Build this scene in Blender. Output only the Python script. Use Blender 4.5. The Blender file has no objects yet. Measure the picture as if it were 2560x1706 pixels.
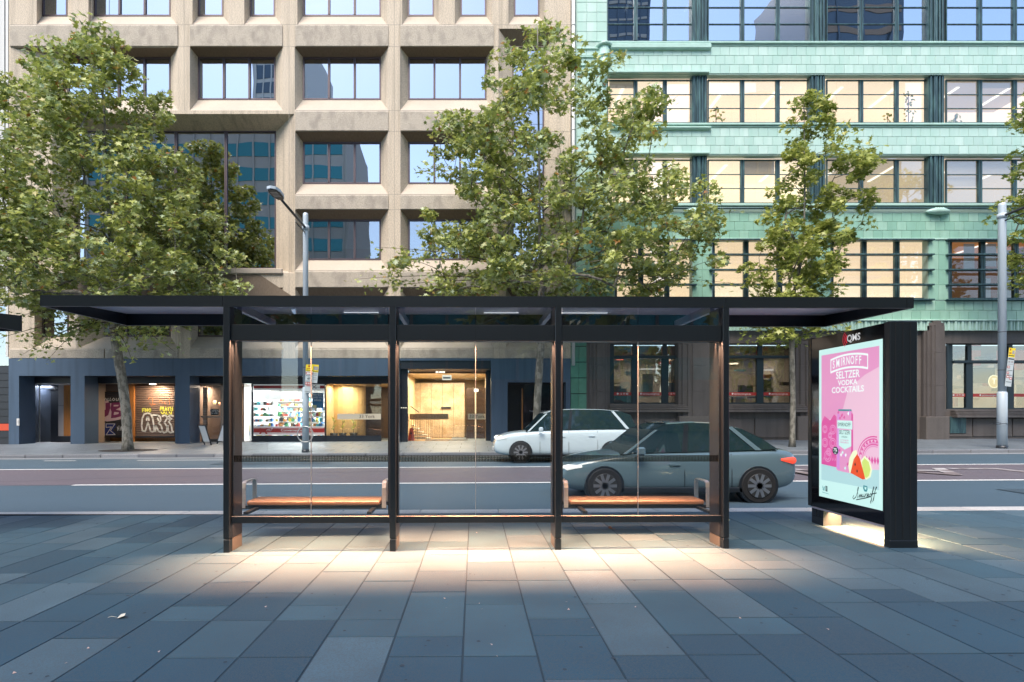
import bpy, math, random
import numpy as np
from mathutils import Vector, Matrix, Quaternion
R = random.Random(7)
scene = bpy.context.scene
COL = scene.collection
# ---------------------------------------------------------------- camera
cam_data = bpy.data.cameras.new("camera")
cam = bpy.data.objects.new("camera", cam_data); COL.objects.link(cam)
cam.location = (0, 0, 1.5); cam.rotation_euler = (math.radians(90), 0, 0)
cam_data.sensor_width = 36; cam_data.lens = 18.984
cam_data.shift_x = 0.0371; cam_data.shift_y = 0.0719
cam_data.clip_start = 0.1; cam_data.clip_end = 2000
scene.camera = cam
# ---------------------------------------------------------------- sky, sun, exposure
SUN_EL, SUN_AZ = 56.0, 202.0          # azimuth clockwise from +Y (compass style)
world = bpy.data.worlds.new("World"); scene.world = world; world.use_nodes = True
wn = world.node_tree; wn.nodes.clear()
sky = wn.nodes.new('ShaderNodeTexSky'); sky.sky_type = 'NISHITA'; sky.sun_disc = False
sky.sun_elevation = math.radians(SUN_EL); sky.sun_rotation = math.radians(SUN_AZ)
sky.air_density = 1.0; sky.dust_density = 0.6; sky.ozone_density = 1.0
bg = wn.nodes.new('ShaderNodeBackground'); bg.inputs[1].default_value = 0.15
wo = wn.nodes.new('ShaderNodeOutputWorld')
wn.links.new(sky.outputs[0], bg.inputs[0]); wn.links.new(bg.outputs[0], wo.inputs[0])
sd = bpy.data.lights.new("sun", 'SUN'); sd.energy = 2.5; sd.angle = math.radians(40); sd.color = (1, .88, .74)
sun = bpy.data.objects.new("sun", sd); COL.objects.link(sun)
_az, _el = math.radians(SUN_AZ), math.radians(SUN_EL)
_dir = Vector((math.sin(_az)*math.cos(_el), math.cos(_az)*math.cos(_el), math.sin(_el)))
sun.rotation_euler = (-_dir).to_track_quat('-Z', 'Y').to_euler(); sun.location = _dir*60
scene.view_settings.view_transform = 'Standard'; scene.view_settings.look = 'None'
scene.view_settings.gamma = 1; scene.view_settings.use_curve_mapping = False
scene.view_settings.exposure = 1.25
scene.cycles.max_bounces = 8; scene.cycles.transparent_max_bounces = 24
scene.cycles.caustics_reflective = False; scene.cycles.caustics_refractive = False
scene.cycles.sample_clamp_indirect = 4
# ---------------------------------------------------------------- helpers
F = 1240.8; VX, VY = 1089.0, 953.0
def PX(x, D): return (x-VX)*D/F
def PZ(y, D): return 1.5+(VY-y)*D/F
SLOPE = 0.0055                       # the street climbs gently to the right
def S(x): return SLOPE*x
def tag(o, label=None, cat=None, group=None, kind=None):
    if label: o['label'] = label
    if cat: o['category'] = cat
    if group: o['group'] = group
    if kind: o['kind'] = kind
    return o
WL = {}
def wloc(p):
    v = Vector((0, 0, 0))
    while p is not None:
        v += p.location; p = p.parent
    return v
def thing(name, label, cat, loc=(0, 0, 0), group=None):
    o = bpy.data.objects.new(name, None); COL.objects.link(o); o.location = loc
    o.empty_display_size = .2
    return tag(o, label, cat, group)
class MB:
    def __init__(s): s.v = []; s.f = []; s.m = []; s.r = []; s.sm = []
    def face(s, pts, m=0, r=None, smooth=False):
        n = len(s.v); s.v += [tuple(p) for p in pts]; s.f.append(tuple(range(n, n+len(pts)))); s.m.append(m); s.r.append(R.random() if r is None else r); s.sm.append(smooth); return s
    def box(s, x0, x1, y0, y1, z0, z1, m=0, r=None):
        n = len(s.v); r = R.random() if r is None else r
        s.v += [(x0,y0,z0),(x1,y0,z0),(x1,y1,z0),(x0,y1,z0),(x0,y0,z1),(x1,y0,z1),(x1,y1,z1),(x0,y1,z1)]
        for q in ((0,3,2,1),(4,5,6,7),(0,1,5,4),(1,2,6,5),(2,3,7,6),(3,0,4,7)):
            s.f.append(tuple(n+i for i in q)); s.m.append(m); s.r.append(r); s.sm.append(False)
        return s
    def bbox(s, x0, x1, y0, y1, z0, z1, b, m=0, r=None):
        # box with chamfered edges (octagonal in plan and elevation)
        r = R.random() if r is None else r
        xs, ys, zs = (x0, x1), (y0, y1), (z0, z1); n = len(s.v); idx = {}
        for i in (0, 1):
            for j in (0, 1):
                for k in (0, 1):
                    X, Y, Z_ = xs[i], ys[j], zs[k]; dx = b if i == 0 else -b; dy = b if j == 0 else -b; dz = b if k == 0 else -b
                    for a, p in enumerate(((X, Y+dy, Z_+dz), (X+dx, Y, Z_+dz), (X+dx, Y+dy, Z_))):
                        idx[(i, j, k, a)] = len(s.v); s.v.append(p)
        def F_(q): s.f.append(tuple(q)); s.m.append(m); s.r.append(r); s.sm.append(False)
        g = lambda i, j, k, a: idx[(i, j, k, a)]
        for i in (0, 1):
            q = [g(i,0,0,0), g(i,1,0,0), g(i,1,1,0), g(i,0,1,0)]; F_(q if i else q[::-1])
            q = [g(0,i,0,1), g(1,i,0,1), g(1,i,1,1), g(0,i,1,1)]; F_(q[::-1] if i else q)
            q = [g(0,0,i,2), g(1,0,i,2), g(1,1,i,2), g(0,1,i,2)]; F_(q if i else q[::-1])
        for i in (0, 1):
            for j in (0, 1):
                F_([g(i,j,0,0), g(i,j,1,0), g(i,j,1,1), g(i,j,0,1)]); F_([g(i,0,j,0), g(i,1,j,0), g(i,1,j,2), g(i,0,j,2)]); F_([g(0,i,j,1), g(1,i,j,1), g(1,i,j,2), g(0,i,j,2)])
                for k in (0, 1): F_([g(i,j,k,0), g(i,j,k,1), g(i,j,k,2)])
        return s
    def tube(s, pts, rad, n=8, m=0, cap=True, smooth=True):
        pts = [Vector(p) for p in pts]; rads = rad if isinstance(rad, (list, tuple)) else [rad]*len(pts)
        base = len(s.v); prev = None; r = R.random()
        for i, p in enumerate(pts):
            t = (pts[min(i+1, len(pts)-1)]-pts[max(i-1, 0)])
            t = t.normalized() if t.length > 1e-9 else Vector((0, 0, 1))
            if prev is None:
                a = t.cross(Vector((0, 0, 1))); a = t.cross(Vector((1, 0, 0))) if a.length < .1 else a
            else: a = prev-t*prev.dot(t)
            a.normalize(); b = t.cross(a); prev = a
            for k in range(n):
                w = 2*math.pi*k/n; s.v.append(tuple(p+(a*math.cos(w)+b*math.sin(w))*rads[i]))
        for i in range(len(pts)-1):
            for k in range(n):
                k2 = (k+1) % n; s.f.append((base+i*n+k, base+i*n+k2, base+(i+1)*n+k2, base+(i+1)*n+k)); s.m.append(m); s.r.append(r); s.sm.append(smooth)
        if cap:
            s.f.append(tuple(base+k for k in range(n))[::-1]); s.m.append(m); s.r.append(r); s.sm.append(False)
            e = base+(len(pts)-1)*n; s.f.append(tuple(e+k for k in range(n))); s.m.append(m); s.r.append(r); s.sm.append(False)
        return s
    def cyl(s, c, r, z0, z1, n=20, m=0, r2=None):
        return s.tube([(c[0], c[1], z0), (c[0], c[1], z1)], [r, r if r2 is None else r2], n, m)
    def prism(s, poly, axis, a0, a1, m=0):
        # poly: 2-D outline extruded along axis
        def P(u, v, w): return {'x': (w, u, v), 'y': (u, w, v), 'z': (u, v, w)}[axis]
        n = len(poly); r = R.random(); b = len(s.v)
        s.v += [P(u, v, a0) for u, v in poly]+[P(u, v, a1) for u, v in poly]
        s.f.append(tuple(range(b, b+n))); s.f.append(tuple(range(b+n, b+2*n))[::-1])
        s.m += [m, m]; s.r += [r, r]; s.sm += [False, False]
        for i in range(n):
            j = (i+1) % n; s.f.append((b+i, b+n+i, b+n+j, b+j)); s.m.append(m); s.r.append(r); s.sm.append(False)
        return s
    def stroke(s, pts, w, mapf, m=0):
        # flat ribbon along a 2-D polyline, placed by mapf(u, v)
        for (x0, y0), (x1, y1) in zip(pts, pts[1:]):
            dx, dy = x1-x0, y1-y0; L = math.hypot(dx, dy)
            if L < 1e-9: continue
            nx, ny = -dy/L*w/2, dx/L*w/2; ex, ey = dx/L*w*.3, dy/L*w*.3
            s.face([mapf(x0-ex+nx, y0-ey+ny), mapf(x0-ex-nx, y0-ey-ny), mapf(x1+ex-nx, y1+ey-ny), mapf(x1+ex+nx, y1+ey+ny)], m)
        return s
    def mesh(s, name, mats, off=(0, 0, 0), fix=True):
        me = bpy.data.meshes.new(name)
        me.from_pydata([(a-off[0], b-off[1], c-off[2]) for a, b, c in s.v], [], s.f)
        for mm in (mats if isinstance(mats, (list, tuple)) else [mats]): me.materials.append(mm)
        me.polygons.foreach_set('material_index', s.m); me.polygons.foreach_set('use_smooth', s.sm)
        at = me.attributes.new('rnd', 'FLOAT', 'FACE'); at.data.foreach_set('value', s.r)
        me.update()
        if fix:
            import bmesh
            bm = bmesh.new(); bm.from_mesh(me); bmesh.ops.remove_doubles(bm, verts=bm.verts, dist=1e-5) if fix == 2 else None
            bmesh.ops.recalc_face_normals(bm, faces=bm.faces); bm.to_mesh(me); bm.free()
        return me
    def build(s, name, mats, parent=None, fix=True, origin=None):
        w = wloc(parent) if parent else Vector(origin or (0, 0, 0))
        o = bpy.data.objects.new(name, s.mesh(name, mats, w, fix)); COL.objects.link(o)
        if parent: o.parent = parent
        else: o.location = w
        return o
def put(name, me, loc, parent=None, rot=None):
    o = bpy.data.objects.new(name, me); COL.objects.link(o)
    if parent: o.parent = parent; o.location = Vector(loc)-wloc(parent)
    else: o.location = loc
    if rot: o.rotation_euler = rot
    return o
def copy_tree(o, parent=None):
    c = o.copy(); COL.objects.link(c)
    if parent: c.parent = parent
    for ch in list(o.children): copy_tree(ch, c)
    return c
TEXTS = []
def text(body, size, mats, parent, loc, rot=(math.radians(90), 0, 0), name='lettering', align='CENTER', bold=0.0, shear=0, sx=1, spacing=1, extrude=0):
    cu = bpy.data.curves.new(name, 'FONT'); cu.body = body; cu.size = size; cu.align_x = align; cu.align_y = 'CENTER'
    cu.offset = bold; cu.shear = shear; cu.space_character = spacing; cu.extrude = extrude; cu.resolution_u = 3
    t = bpy.data.objects.new(name, cu); COL.objects.link(t)
    bpy.context.view_layer.update()
    me = bpy.data.meshes.new_from_object(t.evaluated_get(bpy.context.evaluated_depsgraph_get()))
    bpy.data.objects.remove(t); bpy.data.curves.remove(cu)
    me.materials.clear(); me.materials.append(mats)
    o = bpy.data.objects.new(name, me); COL.objects.link(o)
    if parent: o.parent = parent; o.location = Vector(loc)-wloc(parent)
    else: o.location = loc
    o.rotation_euler = rot; o.scale = (sx, 1, 1)
    return o
# ---------------------------------------------------------------- materials
def _new(name):
    m = bpy.data.materials.new(name); m.use_nodes = True; nt = m.node_tree
    return m, nt, nt.nodes['Principled BSDF']
def _node(nt, t, **kw):
    n = nt.nodes.new(t)
    for k, v in kw.items(): setattr(n, k, v)
    return n
def mat(name, col, rough=.6, metal=0., var=.0, vscale=2., vcol=None, fine=.0, fscale=40., bump=0., bscale=60., emit=0., ecol=None, rnd=None, rsrc='obj', stretch=(1, 1, 1), spec=None, coat=0, vthr=(.35, .7), streak=0.):
    m, nt, b = _new(name); L = nt.links
    b.inputs['Base Color'].default_value = (*col, 1); b.inputs['Roughness'].default_value = rough; b.inputs['Metallic'].default_value = metal
    if spec is not None: b.inputs['Specular IOR Level'].default_value = spec
    if coat: b.inputs['Coat Weight'].default_value = coat; b.inputs['Coat Roughness'].default_value = .05
    geo = _node(nt, 'ShaderNodeNewGeometry')
    mp = _node(nt, 'ShaderNodeMapping'); mp.inputs['Scale'].default_value = stretch
    L.new(geo.outputs['Position'], mp.inputs[0])
    out = None
    if rnd:
        ramp = _node(nt, 'ShaderNodeValToRGB'); ramp.color_ramp.interpolation = 'LINEAR'
        el = ramp.color_ramp.elements
        while len(el) > 1: el.remove(el[-1])
        el[0].position = rnd[0][0]; el[0].color = (*rnd[0][1], 1)
        for p, c in rnd[1:]:
            e = el.new(p); e.color = (*c, 1)
        if rsrc == 'color':
            s_ = _node(nt, 'ShaderNodeObjectInfo'); out = s_.outputs['Color']
        elif rsrc == 'obj':
            s_ = _node(nt, 'ShaderNodeObjectInfo'); L.new(s_.outputs['Random'], ramp.inputs[0])
        else:
            s_ = _node(nt, 'ShaderNodeAttribute', attribute_name='rnd'); L.new(s_.outputs['Fac'], ramp.inputs[0])
        if rsrc != 'color': out = ramp.outputs[0]
    def mixin(fac, c2, a):
        nonlocal out
        mx = _node(nt, 'ShaderNodeMix', data_type='RGBA')
        L.new(fac, mx.inputs[0])
        if out: L.new(out, mx.inputs[6])
        else: mx.inputs[6].default_value = (*col, 1)
        mx.inputs[7].default_value = (*c2, 1); out = mx.outputs[2]
    def noise(sc, det=4):
        n = _node(nt, 'ShaderNodeTexNoise'); n.inputs['Scale'].default_value = sc; n.inputs['Detail'].default_value = det
        L.new(mp.outputs[0], n.inputs['Vector']); return n
    def rng(sock, a, b_, lo, hi):
        r = _node(nt, 'ShaderNodeMapRange'); L.new(sock, r.inputs[0])
        for i, v in enumerate((a, b_, lo, hi)): r.inputs[i+1].default_value = v
        return r.outputs[0]
    if var: mixin(rng(noise(vscale, 6).outputs[0], vthr[0], vthr[1], 0, var), vcol or tuple(c*.55 for c in col), var)
    if fine: mixin(rng(noise(fscale, 2).outputs[0], .42, .62, 0, fine), tuple(c*.5 for c in (col)), fine)
    if streak:
        m2 = _node(nt, 'ShaderNodeMapping'); m2.inputs['Scale'].default_value = (3.2, 1, .16); L.new(geo.outputs['Position'], m2.inputs[0])
        n2 = _node(nt, 'ShaderNodeTexNoise'); n2.inputs['Scale'].default_value = 1.3; n2.inputs['Detail'].default_value = 6; L.new(m2.outputs[0], n2.inputs['Vector'])
        mixin(rng(n2.outputs[0], .50, .72, 0, streak), tuple(c*.42 for c in col), streak)
    if out: L.new(out, b.inputs['Base Color'])
    if bump:
        bp = _node(nt, 'ShaderNodeBump'); bp.inputs['Strength'].default_value = bump; bp.inputs['Distance'].default_value = .02
        L.new(noise(bscale, 5).outputs[0], bp.inputs['Height']); L.new(bp.outputs[0], b.inputs['Normal'])
    if emit:
        b.inputs['Emission Color'].default_value = (*(ecol or col), 1); b.inputs['Emission Strength'].default_value = emit
    return m
def glass(name, tint=(1, 1, 1), refl=.0, gain=1., wave=0., wscale=.6, rough=0.0, rcol=(1, 1, 1)):
    # clear pane: mirror by fresnel (plus a floor for coated glass) over a see-through tint
    m, nt, b = _new(name); L = nt.links; nt.nodes.remove(b)
    out = nt.nodes['Material Output']
    tr = _node(nt, 'ShaderNodeBsdfTransparent'); tr.inputs[0].default_value = (*tint, 1)
    gl = _node(nt, 'ShaderNodeBsdfGlossy'); gl.inputs['Roughness'].default_value = rough; gl.inputs[0].default_value = (*rcol, 1)
    fr = _node(nt, 'ShaderNodeFresnel'); fr.inputs[0].default_value = 1.5
    gg = _node(nt, 'ShaderNodeNewGeometry'); mi = _node(nt, 'ShaderNodeMapRange'); L.new(gg.outputs['Backfacing'], mi.inputs[0]); mi.inputs[3].default_value = 1.5; mi.inputs[4].default_value = 1/1.5; L.new(mi.outputs[0], fr.inputs[0])
    ma = _node(nt, 'ShaderNodeMath', operation='MULTIPLY_ADD', use_clamp=True); ma.inputs[1].default_value = gain; ma.inputs[2].default_value = refl
    L.new(fr.outputs[0], ma.inputs[0])
    mx = _node(nt, 'ShaderNodeMixShader'); L.new(ma.outputs[0], mx.inputs[0]); L.new(tr.outputs[0], mx.inputs[1]); L.new(gl.outputs[0], mx.inputs[2])
    L.new(mx.outputs[0], out.inputs[0])
    if wave:
        g = _node(nt, 'ShaderNodeNewGeometry'); n = _node(nt, 'ShaderNodeTexNoise'); n.inputs['Scale'].default_value = wscale; n.inputs['Detail'].default_value = 1
        L.new(g.outputs['Position'], n.inputs['Vector'])
        bp = _node(nt, 'ShaderNodeBump'); bp.inputs['Strength'].default_value = 1; bp.inputs['Distance'].default_value = wave
        L.new(n.outputs[0], bp.inputs['Height']); L.new(bp.outputs[0], gl.inputs['Normal']); L.new(bp.outputs[0], fr.inputs['Normal'])
    return m
def srgb(r, g, b):
    f = lambda c: (c/255/12.92) if c/255 <= .04045 else ((c/255+.055)/1.055)**2.4
    return (f(r), f(g), f(b))
EV = 2**-scene.view_settings.exposure       # lamps and screens keep their picture brightness
# concrete, stone, metal ...
M = {}
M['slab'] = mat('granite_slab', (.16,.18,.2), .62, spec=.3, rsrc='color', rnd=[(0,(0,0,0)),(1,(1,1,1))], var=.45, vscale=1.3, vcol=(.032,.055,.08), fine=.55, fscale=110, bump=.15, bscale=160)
M['slab_f'] = mat('granite_slab_joined', (.16,.18,.2), .62, spec=.3, rnd=[(0,(.035,.073,.114)),(.5,(.063,.107,.154)),(1,(.108,.155,.20))], rsrc='attr', var=.45, vscale=1.3, vcol=(.032,.055,.08), fine=.55, fscale=110, bump=.15, bscale=160)
M['joint'] = mat('dark_joint', (.018,.018,.02), .9)
M['sand'] = mat('joint_sand', (.028,.05,.07), .9)
M['kerb'] = mat('granite_kerb', (.6,.58,.56), .6, rnd=[(0,(.50,.49,.48)),(1,(.64,.62,.60))], fine=.4, fscale=60, var=.3, vscale=3, bump=.2, bscale=90)
M['kerb_far'] = mat('bluestone_kerb', (.2,.21,.23), .65, rnd=[(0,(.13,.14,.16)),(1,(.24,.25,.27))], fine=.4, fscale=30, bump=.3, bscale=40)
M['asphalt'] = mat('asphalt', (.068,.115,.155), .62, fine=.5, fscale=90, var=.5, vscale=.5, vcol=(.05,.085,.115), bump=.35, bscale=160, stretch=(.5, 1, 1))
M['redlane'] = mat('red_lane_asphalt', (.14,.115,.135), .6, fine=.5, fscale=90, var=.6, vscale=.6, vcol=(.12,.115,.135), bump=.35, bscale=160, stretch=(.4, 1, 1))
M['line'] = mat('road_paint', (.82,.82,.80), .6, var=.4, vscale=5, vcol=(.5,.5,.5))
M['footpath'] = mat('footpath_pavers', (.165,.195,.225), .5, var=.5, vscale=.8, fine=.3, fscale=60)
M['ground'] = mat('ground', (.07,.07,.07), .9)
M['concrete'] = mat('pebble_concrete', streak=.55, col=(.64,.55,.435), rough=.85, var=.45, vscale=.55, vcol=(.50,.42,.325), fine=.55, fscale=20, bump=.7, bscale=22)
M['concrete_s'] = mat('smooth_concrete_sill', (.52,.455,.375), .85, var=.5, vscale=.7, vcol=(.42,.36,.30), fine=.3, fscale=30, bump=.25, bscale=30)
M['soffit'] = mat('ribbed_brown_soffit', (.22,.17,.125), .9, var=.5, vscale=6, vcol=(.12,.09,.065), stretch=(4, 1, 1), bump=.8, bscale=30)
M['navy'] = mat('navy_painted_render', (.06,.10,.16), .42, streak=.5, var=.35, vscale=.7, vcol=(.042,.07,.115), bump=.1, bscale=12)
M['bronze'] = mat('bronze_window_frame', (.10,.075,.085), .4, .3)
M['pipe'] = mat('white_downpipe', (.62,.62,.60), .5)
M['tile'] = mat('green_glazed_tile', (.5,.62,.57), .3, streak=.28, rnd=[(0,(.41,.58,.525)),(.4,(.455,.625,.565)),(.75,(.48,.65,.59)),(1,(.53,.69,.635))], var=.5, vscale=1.2, vcol=(.34,.56,.48), stretch=(3,1,.5))
M['tile_f'] = mat('green_glazed_tile_joined', (.2,.4,.33), .3, rnd=[(0,(.41,.58,.525)),(.4,(.455,.625,.565)),(.75,(.48,.65,.59)),(1,(.53,.69,.635))], rsrc='attr', var=.5, vscale=1.2, vcol=(.34,.56,.48), stretch=(3,1,.5))
M['tile_shaded'] = mat('shaded_green_tile', (.2,.4,.33), .3, rnd=[(0,(.24,.45,.36)),(.4,(.28,.50,.405)),(.75,(.31,.53,.43)),(1,(.36,.57,.47))], var=.5, vscale=1.2, vcol=(.20,.38,.30), stretch=(3,1,.5))  # darker copy of the tile: shade on the lower bands put into its colour
M['tiledark'] = mat('deep_green_tile', (.09,.27,.19), .3, rnd=[(0,(.085,.25,.18)),(1,(.13,.33,.24))], var=.4, vscale=3, vcol=(.05,.16,.11))
M['grout'] = mat('green_grout', (.36,.50,.45), .7)
M['greentrim'] = mat('green_glazed_trim', (.42,.62,.55), .3, var=.3, vscale=3)
M['patina'] = mat('blue_black_patina', (.035,.075,.09), .45, .3, var=.9, vscale=2.2, vcol=(.11,.22,.22), stretch=(5, 1, .5), vthr=(.45,.75))
M['shopframe'] = mat('blue_black_frame', (.018,.035,.045), .4, .2)
M['stone'] = mat('brown_sandstone', (.115,.10,.095), .7, var=.6, vscale=1.2, vcol=(.07,.06,.058), fine=.3, fscale=30, bump=.2, bscale=25, stretch=(2, 1, .6))
M['stone2'] = mat('brown_stone_plinth', (.135,.118,.11), .65, streak=.5, var=.5, vscale=1., vcol=(.09,.078,.07), fine=.3, fscale=30)
M['black'] = mat('black_powder_coat', (.012,.016,.021), .34, fine=.15, fscale=90)
M['blacksoft'] = mat('charcoal_metal', (.03,.034,.042), .35, .2)
M['liner'] = mat('grey_lilac_metal', (.48,.45,.53), .30, .35)
M['steel'] = mat('brushed_steel', (.62,.62,.61), .36, .8, var=.3, vscale=4, stretch=(1, 1, 8))
M['galv'] = mat('galvanised_steel', (.52,.60,.66), .38, .1, var=.4, vscale=2, vcol=(.44,.50,.56), stretch=(2,2,.4))
M['wood'] = mat('warm_timber', (.3,.12,.05), .38, var=.7, vscale=3, vcol=(.10,.047,.022), stretch=(.6, 14, 14), rnd=[(0,(.165,.095,.055)),(1,(.215,.13,.08))])
M['blackglass'] = mat('black_bezel_glass', (.006,.006,.009), .06, spec=.6)
M['soffit_lilac'] = mat('pale_lilac_soffit', (.72,.68,.78), .35)
M['foot'] = mat('tan_grey_metal', (.20,.17,.14), .4, .3)
M['glass'] = glass('clear_shelter_glass', (.93,.955,.96), 0.0, 1.0)
M['glass_top'] = glass('clear_transom_glass', (.75,.80,.86), 0.05, .8)
M['stripe'] = glass('etched_safety_band', (.27,.25,.22), .0, .3)
M['stripe2'] = glass('etched_safety_band_light', (.60,.58,.54), .0, .3)
M['mirror'] = glass('reflective_office_glass', (.16,.22,.27), .54, 1., wave=.006, wscale=.5, rcol=(.93, .97, 1))
M['mirror_dark'] = glass('dark_tinted_glass', (.10,.17,.22), .42, 1., wave=.006, wscale=.4)
M['mirror_low'] = glass('low_office_glass', (.35,.45,.5), .28, 1., wave=.006, wscale=.4)
M['pane_hi'] = glass('green_block_glass_top', (.35,.4,.45), .60, 1., wave=.008, wscale=.4, rcol=(.93, .96, 1))
M['pane_mid'] = glass('green_block_glass', (.96,.96,.94), .08, 1., wave=.008, wscale=.4)
M['pane_clear'] = glass('shopfront_glass', (.9,.92,.92), .02, .7, wave=.01)
M['shopglass'] = glass('service_shop_glass', (.7,.7,.68), .10, 1., wave=.02)
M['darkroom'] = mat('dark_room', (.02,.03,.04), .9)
M['blind'] = mat('pale_blind', (.42,.5,.55), .8)
M['white'] = mat('white_paint', (.75,.74,.72), .6)
M['red'] = mat('red_vinyl', (.42,.03,.025), .4)
M['bark'] = mat('plane_tree_bark', (.25,.235,.20), .85, var=.9, vscale=7, vcol=(.10,.095,.075), vthr=(.45,.55), fine=.4, fscale=30, bump=.6, bscale=20, stretch=(1, 1, .55))
M['twig'] = mat('dark_twig', (.075,.06,.045), .9)
M['leaf'] = None
def leafmat(name, ramp, trans=.25):
    m, nt, b = _new(name); L = nt.links
    at = _node(nt, 'ShaderNodeAttribute', attribute_name='rnd'); rp = _node(nt, 'ShaderNodeValToRGB'); el = rp.color_ramp.elements
    while len(el) > 1: el.remove(el[-1])
    el[0].position = ramp[0][0]; el[0].color = (*ramp[0][1], 1)
    for p, c in ramp[1:]:
        e = el.new(p); e.color = (*c, 1)
    L.new(at.outputs['Fac'], rp.inputs[0]); L.new(rp.outputs[0], b.inputs['Base Color']); b.inputs['Roughness'].default_value = .38
    b.inputs['Specular IOR Level'].default_value = .55
    tl = _node(nt, 'ShaderNodeBsdfTranslucent'); L.new(rp.outputs[0], tl.inputs[0])
    mx = _node(nt, 'ShaderNodeMixShader'); mx.inputs[0].default_value = trans
    L.new(b.outputs[0], mx.inputs[1]); L.new(tl.outputs[0], mx.inputs[2]); L.new(mx.outputs[0], nt.nodes['Material Output'].inputs[0])
    return m
M['leaf'] = leafmat('plane_leaf', [(0,(.15,.21,.07)),(.35,(.34,.39,.09)),(.7,(.47,.51,.14)),(.88,(.46,.57,.36)),(.982,(.45,.40,.11)),(.995,(.45,.20,.06))], .35)
M['leaf2'] = leafmat('young_plane_leaf', [(0,(.18,.23,.05)),(.4,(.31,.36,.075)),(.8,(.42,.46,.12)),(1,(.52,.52,.16))], .4)
def emis(name, col, s): return mat(name, tuple(c*.5 for c in col), .6, emit=s*EV, ecol=col)
M['led'] = emis('led_strip_white', (1,.97,.92), 1.1)
M['ledwarm'] = emis('led_strip_warm', (1,.8,.55), 6)
M['tubelight'] = emis('ceiling_tube_light', (1,.95,.85), 1.6)
# ================================================================ GROUND
def sheet(name, x0, x1, y0, y1, z0, m, z1=None, kind='structure', mb=None):
    b = mb or MB(); z1 = z0 if z1 is None else z1
    b.face([(x0,y0,z0+S(x0)),(x1,y0,z0+S(x1)),(x1,y1,z1+S(x1)),(x0,y1,z1+S(x0))])
    if mb is None:
        o = b.build(name, m); tag(o, kind=kind); return o
sheet('ground', -400, 400, -400, 500, -.4, M['ground'])
sheet('road', -120, 120, 8.54, 21.45, -.15, M['asphalt'])
YK0, YK1 = 8.24, 8.55
RI = Quaternion((0, 1, 0), -SLOPE).to_euler()
# near pavement: dark bed with granite slabs on it
pav = sheet('pavement', -60, 60, -45, 8.24, -.006, M['sand']); 
pv2 = MB(); pv2.box(-60, 60, 8.235, 8.245, -.14, -.02); 
def slab_mesh(L, w=.457):
    b = MB(); h = .0022; g = .006; c = .003; z0, z1 = -.03, 0
    b.v = [(h,g,z0),(w-h,g,z0),(w-h,L-g,z0),(h,L-g,z0),(h,g,z1-c),(w-h,g,z1-c),(w-h,L-g,z1-c),(h,L-g,z1-c),(h+c,g+c,z1),(w-h-c,g+c,z1),(w-h-c,L-g-c,z1),(h+c,L-g-c,z1)]
    for q in ((0,1,5,4),(1,2,6,5),(2,3,7,6),(3,0,4,7),(4,5,9,8),(5,6,10,9),(6,7,11,10),(7,4,8,11),(8,9,10,11)):
        b.f.append(q); b.m.append(0); b.r.append(0); b.sm.append(False)
    return b.mesh('paving_slab', M['slab'])
W = .4645; SL = {k: slab_mesh(k) for k in (.305, .61, .915)}
allslabs = []
for k in range(-60, 62):
    x = -.0656 + k*W
    y = 8.235; rr = random.Random(k*7+3)
    while y > -6:
        Ln = rr.choices((.305, .61, .915), (.22, .4, .38))[0]
        if y == 8.235: Ln = rr.choice((.305, .61, .915))
        y -= Ln; allslabs.append((x, y, Ln))
def vis(x, y, L):
    yy = y+L
    if yy < 3.05: return 0
    u = [1185+1350*xx/yq for xx in (x, x+W) for yq in (max(y, 2.9), yy)]
    return 0 if (max(u) < 0 or min(u) > 2560) else W*L*1/(y+L/2)**3
order = sorted(allslabs, key=lambda s: -vis(*s)); keep = [s for s in order if vis(*s) > 0][:300]; ks = set(keep)
for (x, y, Ln) in keep:   # tone of each stone as laid: darker granite nearer the plaza
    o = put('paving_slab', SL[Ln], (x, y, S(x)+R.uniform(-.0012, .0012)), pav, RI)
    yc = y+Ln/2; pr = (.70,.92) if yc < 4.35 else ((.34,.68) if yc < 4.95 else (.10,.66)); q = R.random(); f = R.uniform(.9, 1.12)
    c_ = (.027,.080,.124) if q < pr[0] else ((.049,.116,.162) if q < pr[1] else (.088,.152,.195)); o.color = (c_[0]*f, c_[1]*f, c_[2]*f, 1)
b = MB(); h = .0022
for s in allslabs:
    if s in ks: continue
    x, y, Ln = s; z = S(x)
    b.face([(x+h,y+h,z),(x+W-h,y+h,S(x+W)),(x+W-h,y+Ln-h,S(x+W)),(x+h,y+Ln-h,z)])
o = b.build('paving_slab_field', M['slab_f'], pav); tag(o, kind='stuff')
pv2.build('bed_edge', M['joint'], pav)
# near kerb
kerb = thing('kerb', None, None, (0, 8.24, 0)); tag(kerb, kind='structure')
km = MB(); km.bbox(.003, 1.215, 0, .30, -.2, .004, .012); kme = km.mesh('kerb_stone', M['kerb'])
for i in range(-12, 13):
    put('kerb_stone', kme, (i*1.218+.38, 8.243, S(i*1.218)), kerb, RI)
# far kerb and footpath
kerb2 = thing('kerb', None, None, (0, 21.4, 0)); tag(kerb2, kind='structure')
km = MB(); km.bbox(.006, 1.494, 0, .28, -.25, 0.0, .02); kme = km.mesh('kerb_stone', M['kerb_far'])
for i in range(-15, 18):
    put('kerb_stone', kme, (i*1.5+.2, 21.4, S(i*1.5)), kerb2, RI)
def footz(x, y): return S(x)+.146*(y-21.68)/(27-21.68)
fp = MB()
fp.face([(-80,21.68,S(-80)-.002),(80,21.68,S(80)-.002),(80,27,S(80)+.146),(-80,27,S(-80)+.146)])
fp.face([(-80,27,S(-80)+.146),(80,27,S(80)+.146),(80,60,S(80)+.146),(-80,60,S(-80)+.146)])
foot = fp.build('footpath', M['footpath']); tag(foot, kind='structure')
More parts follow.
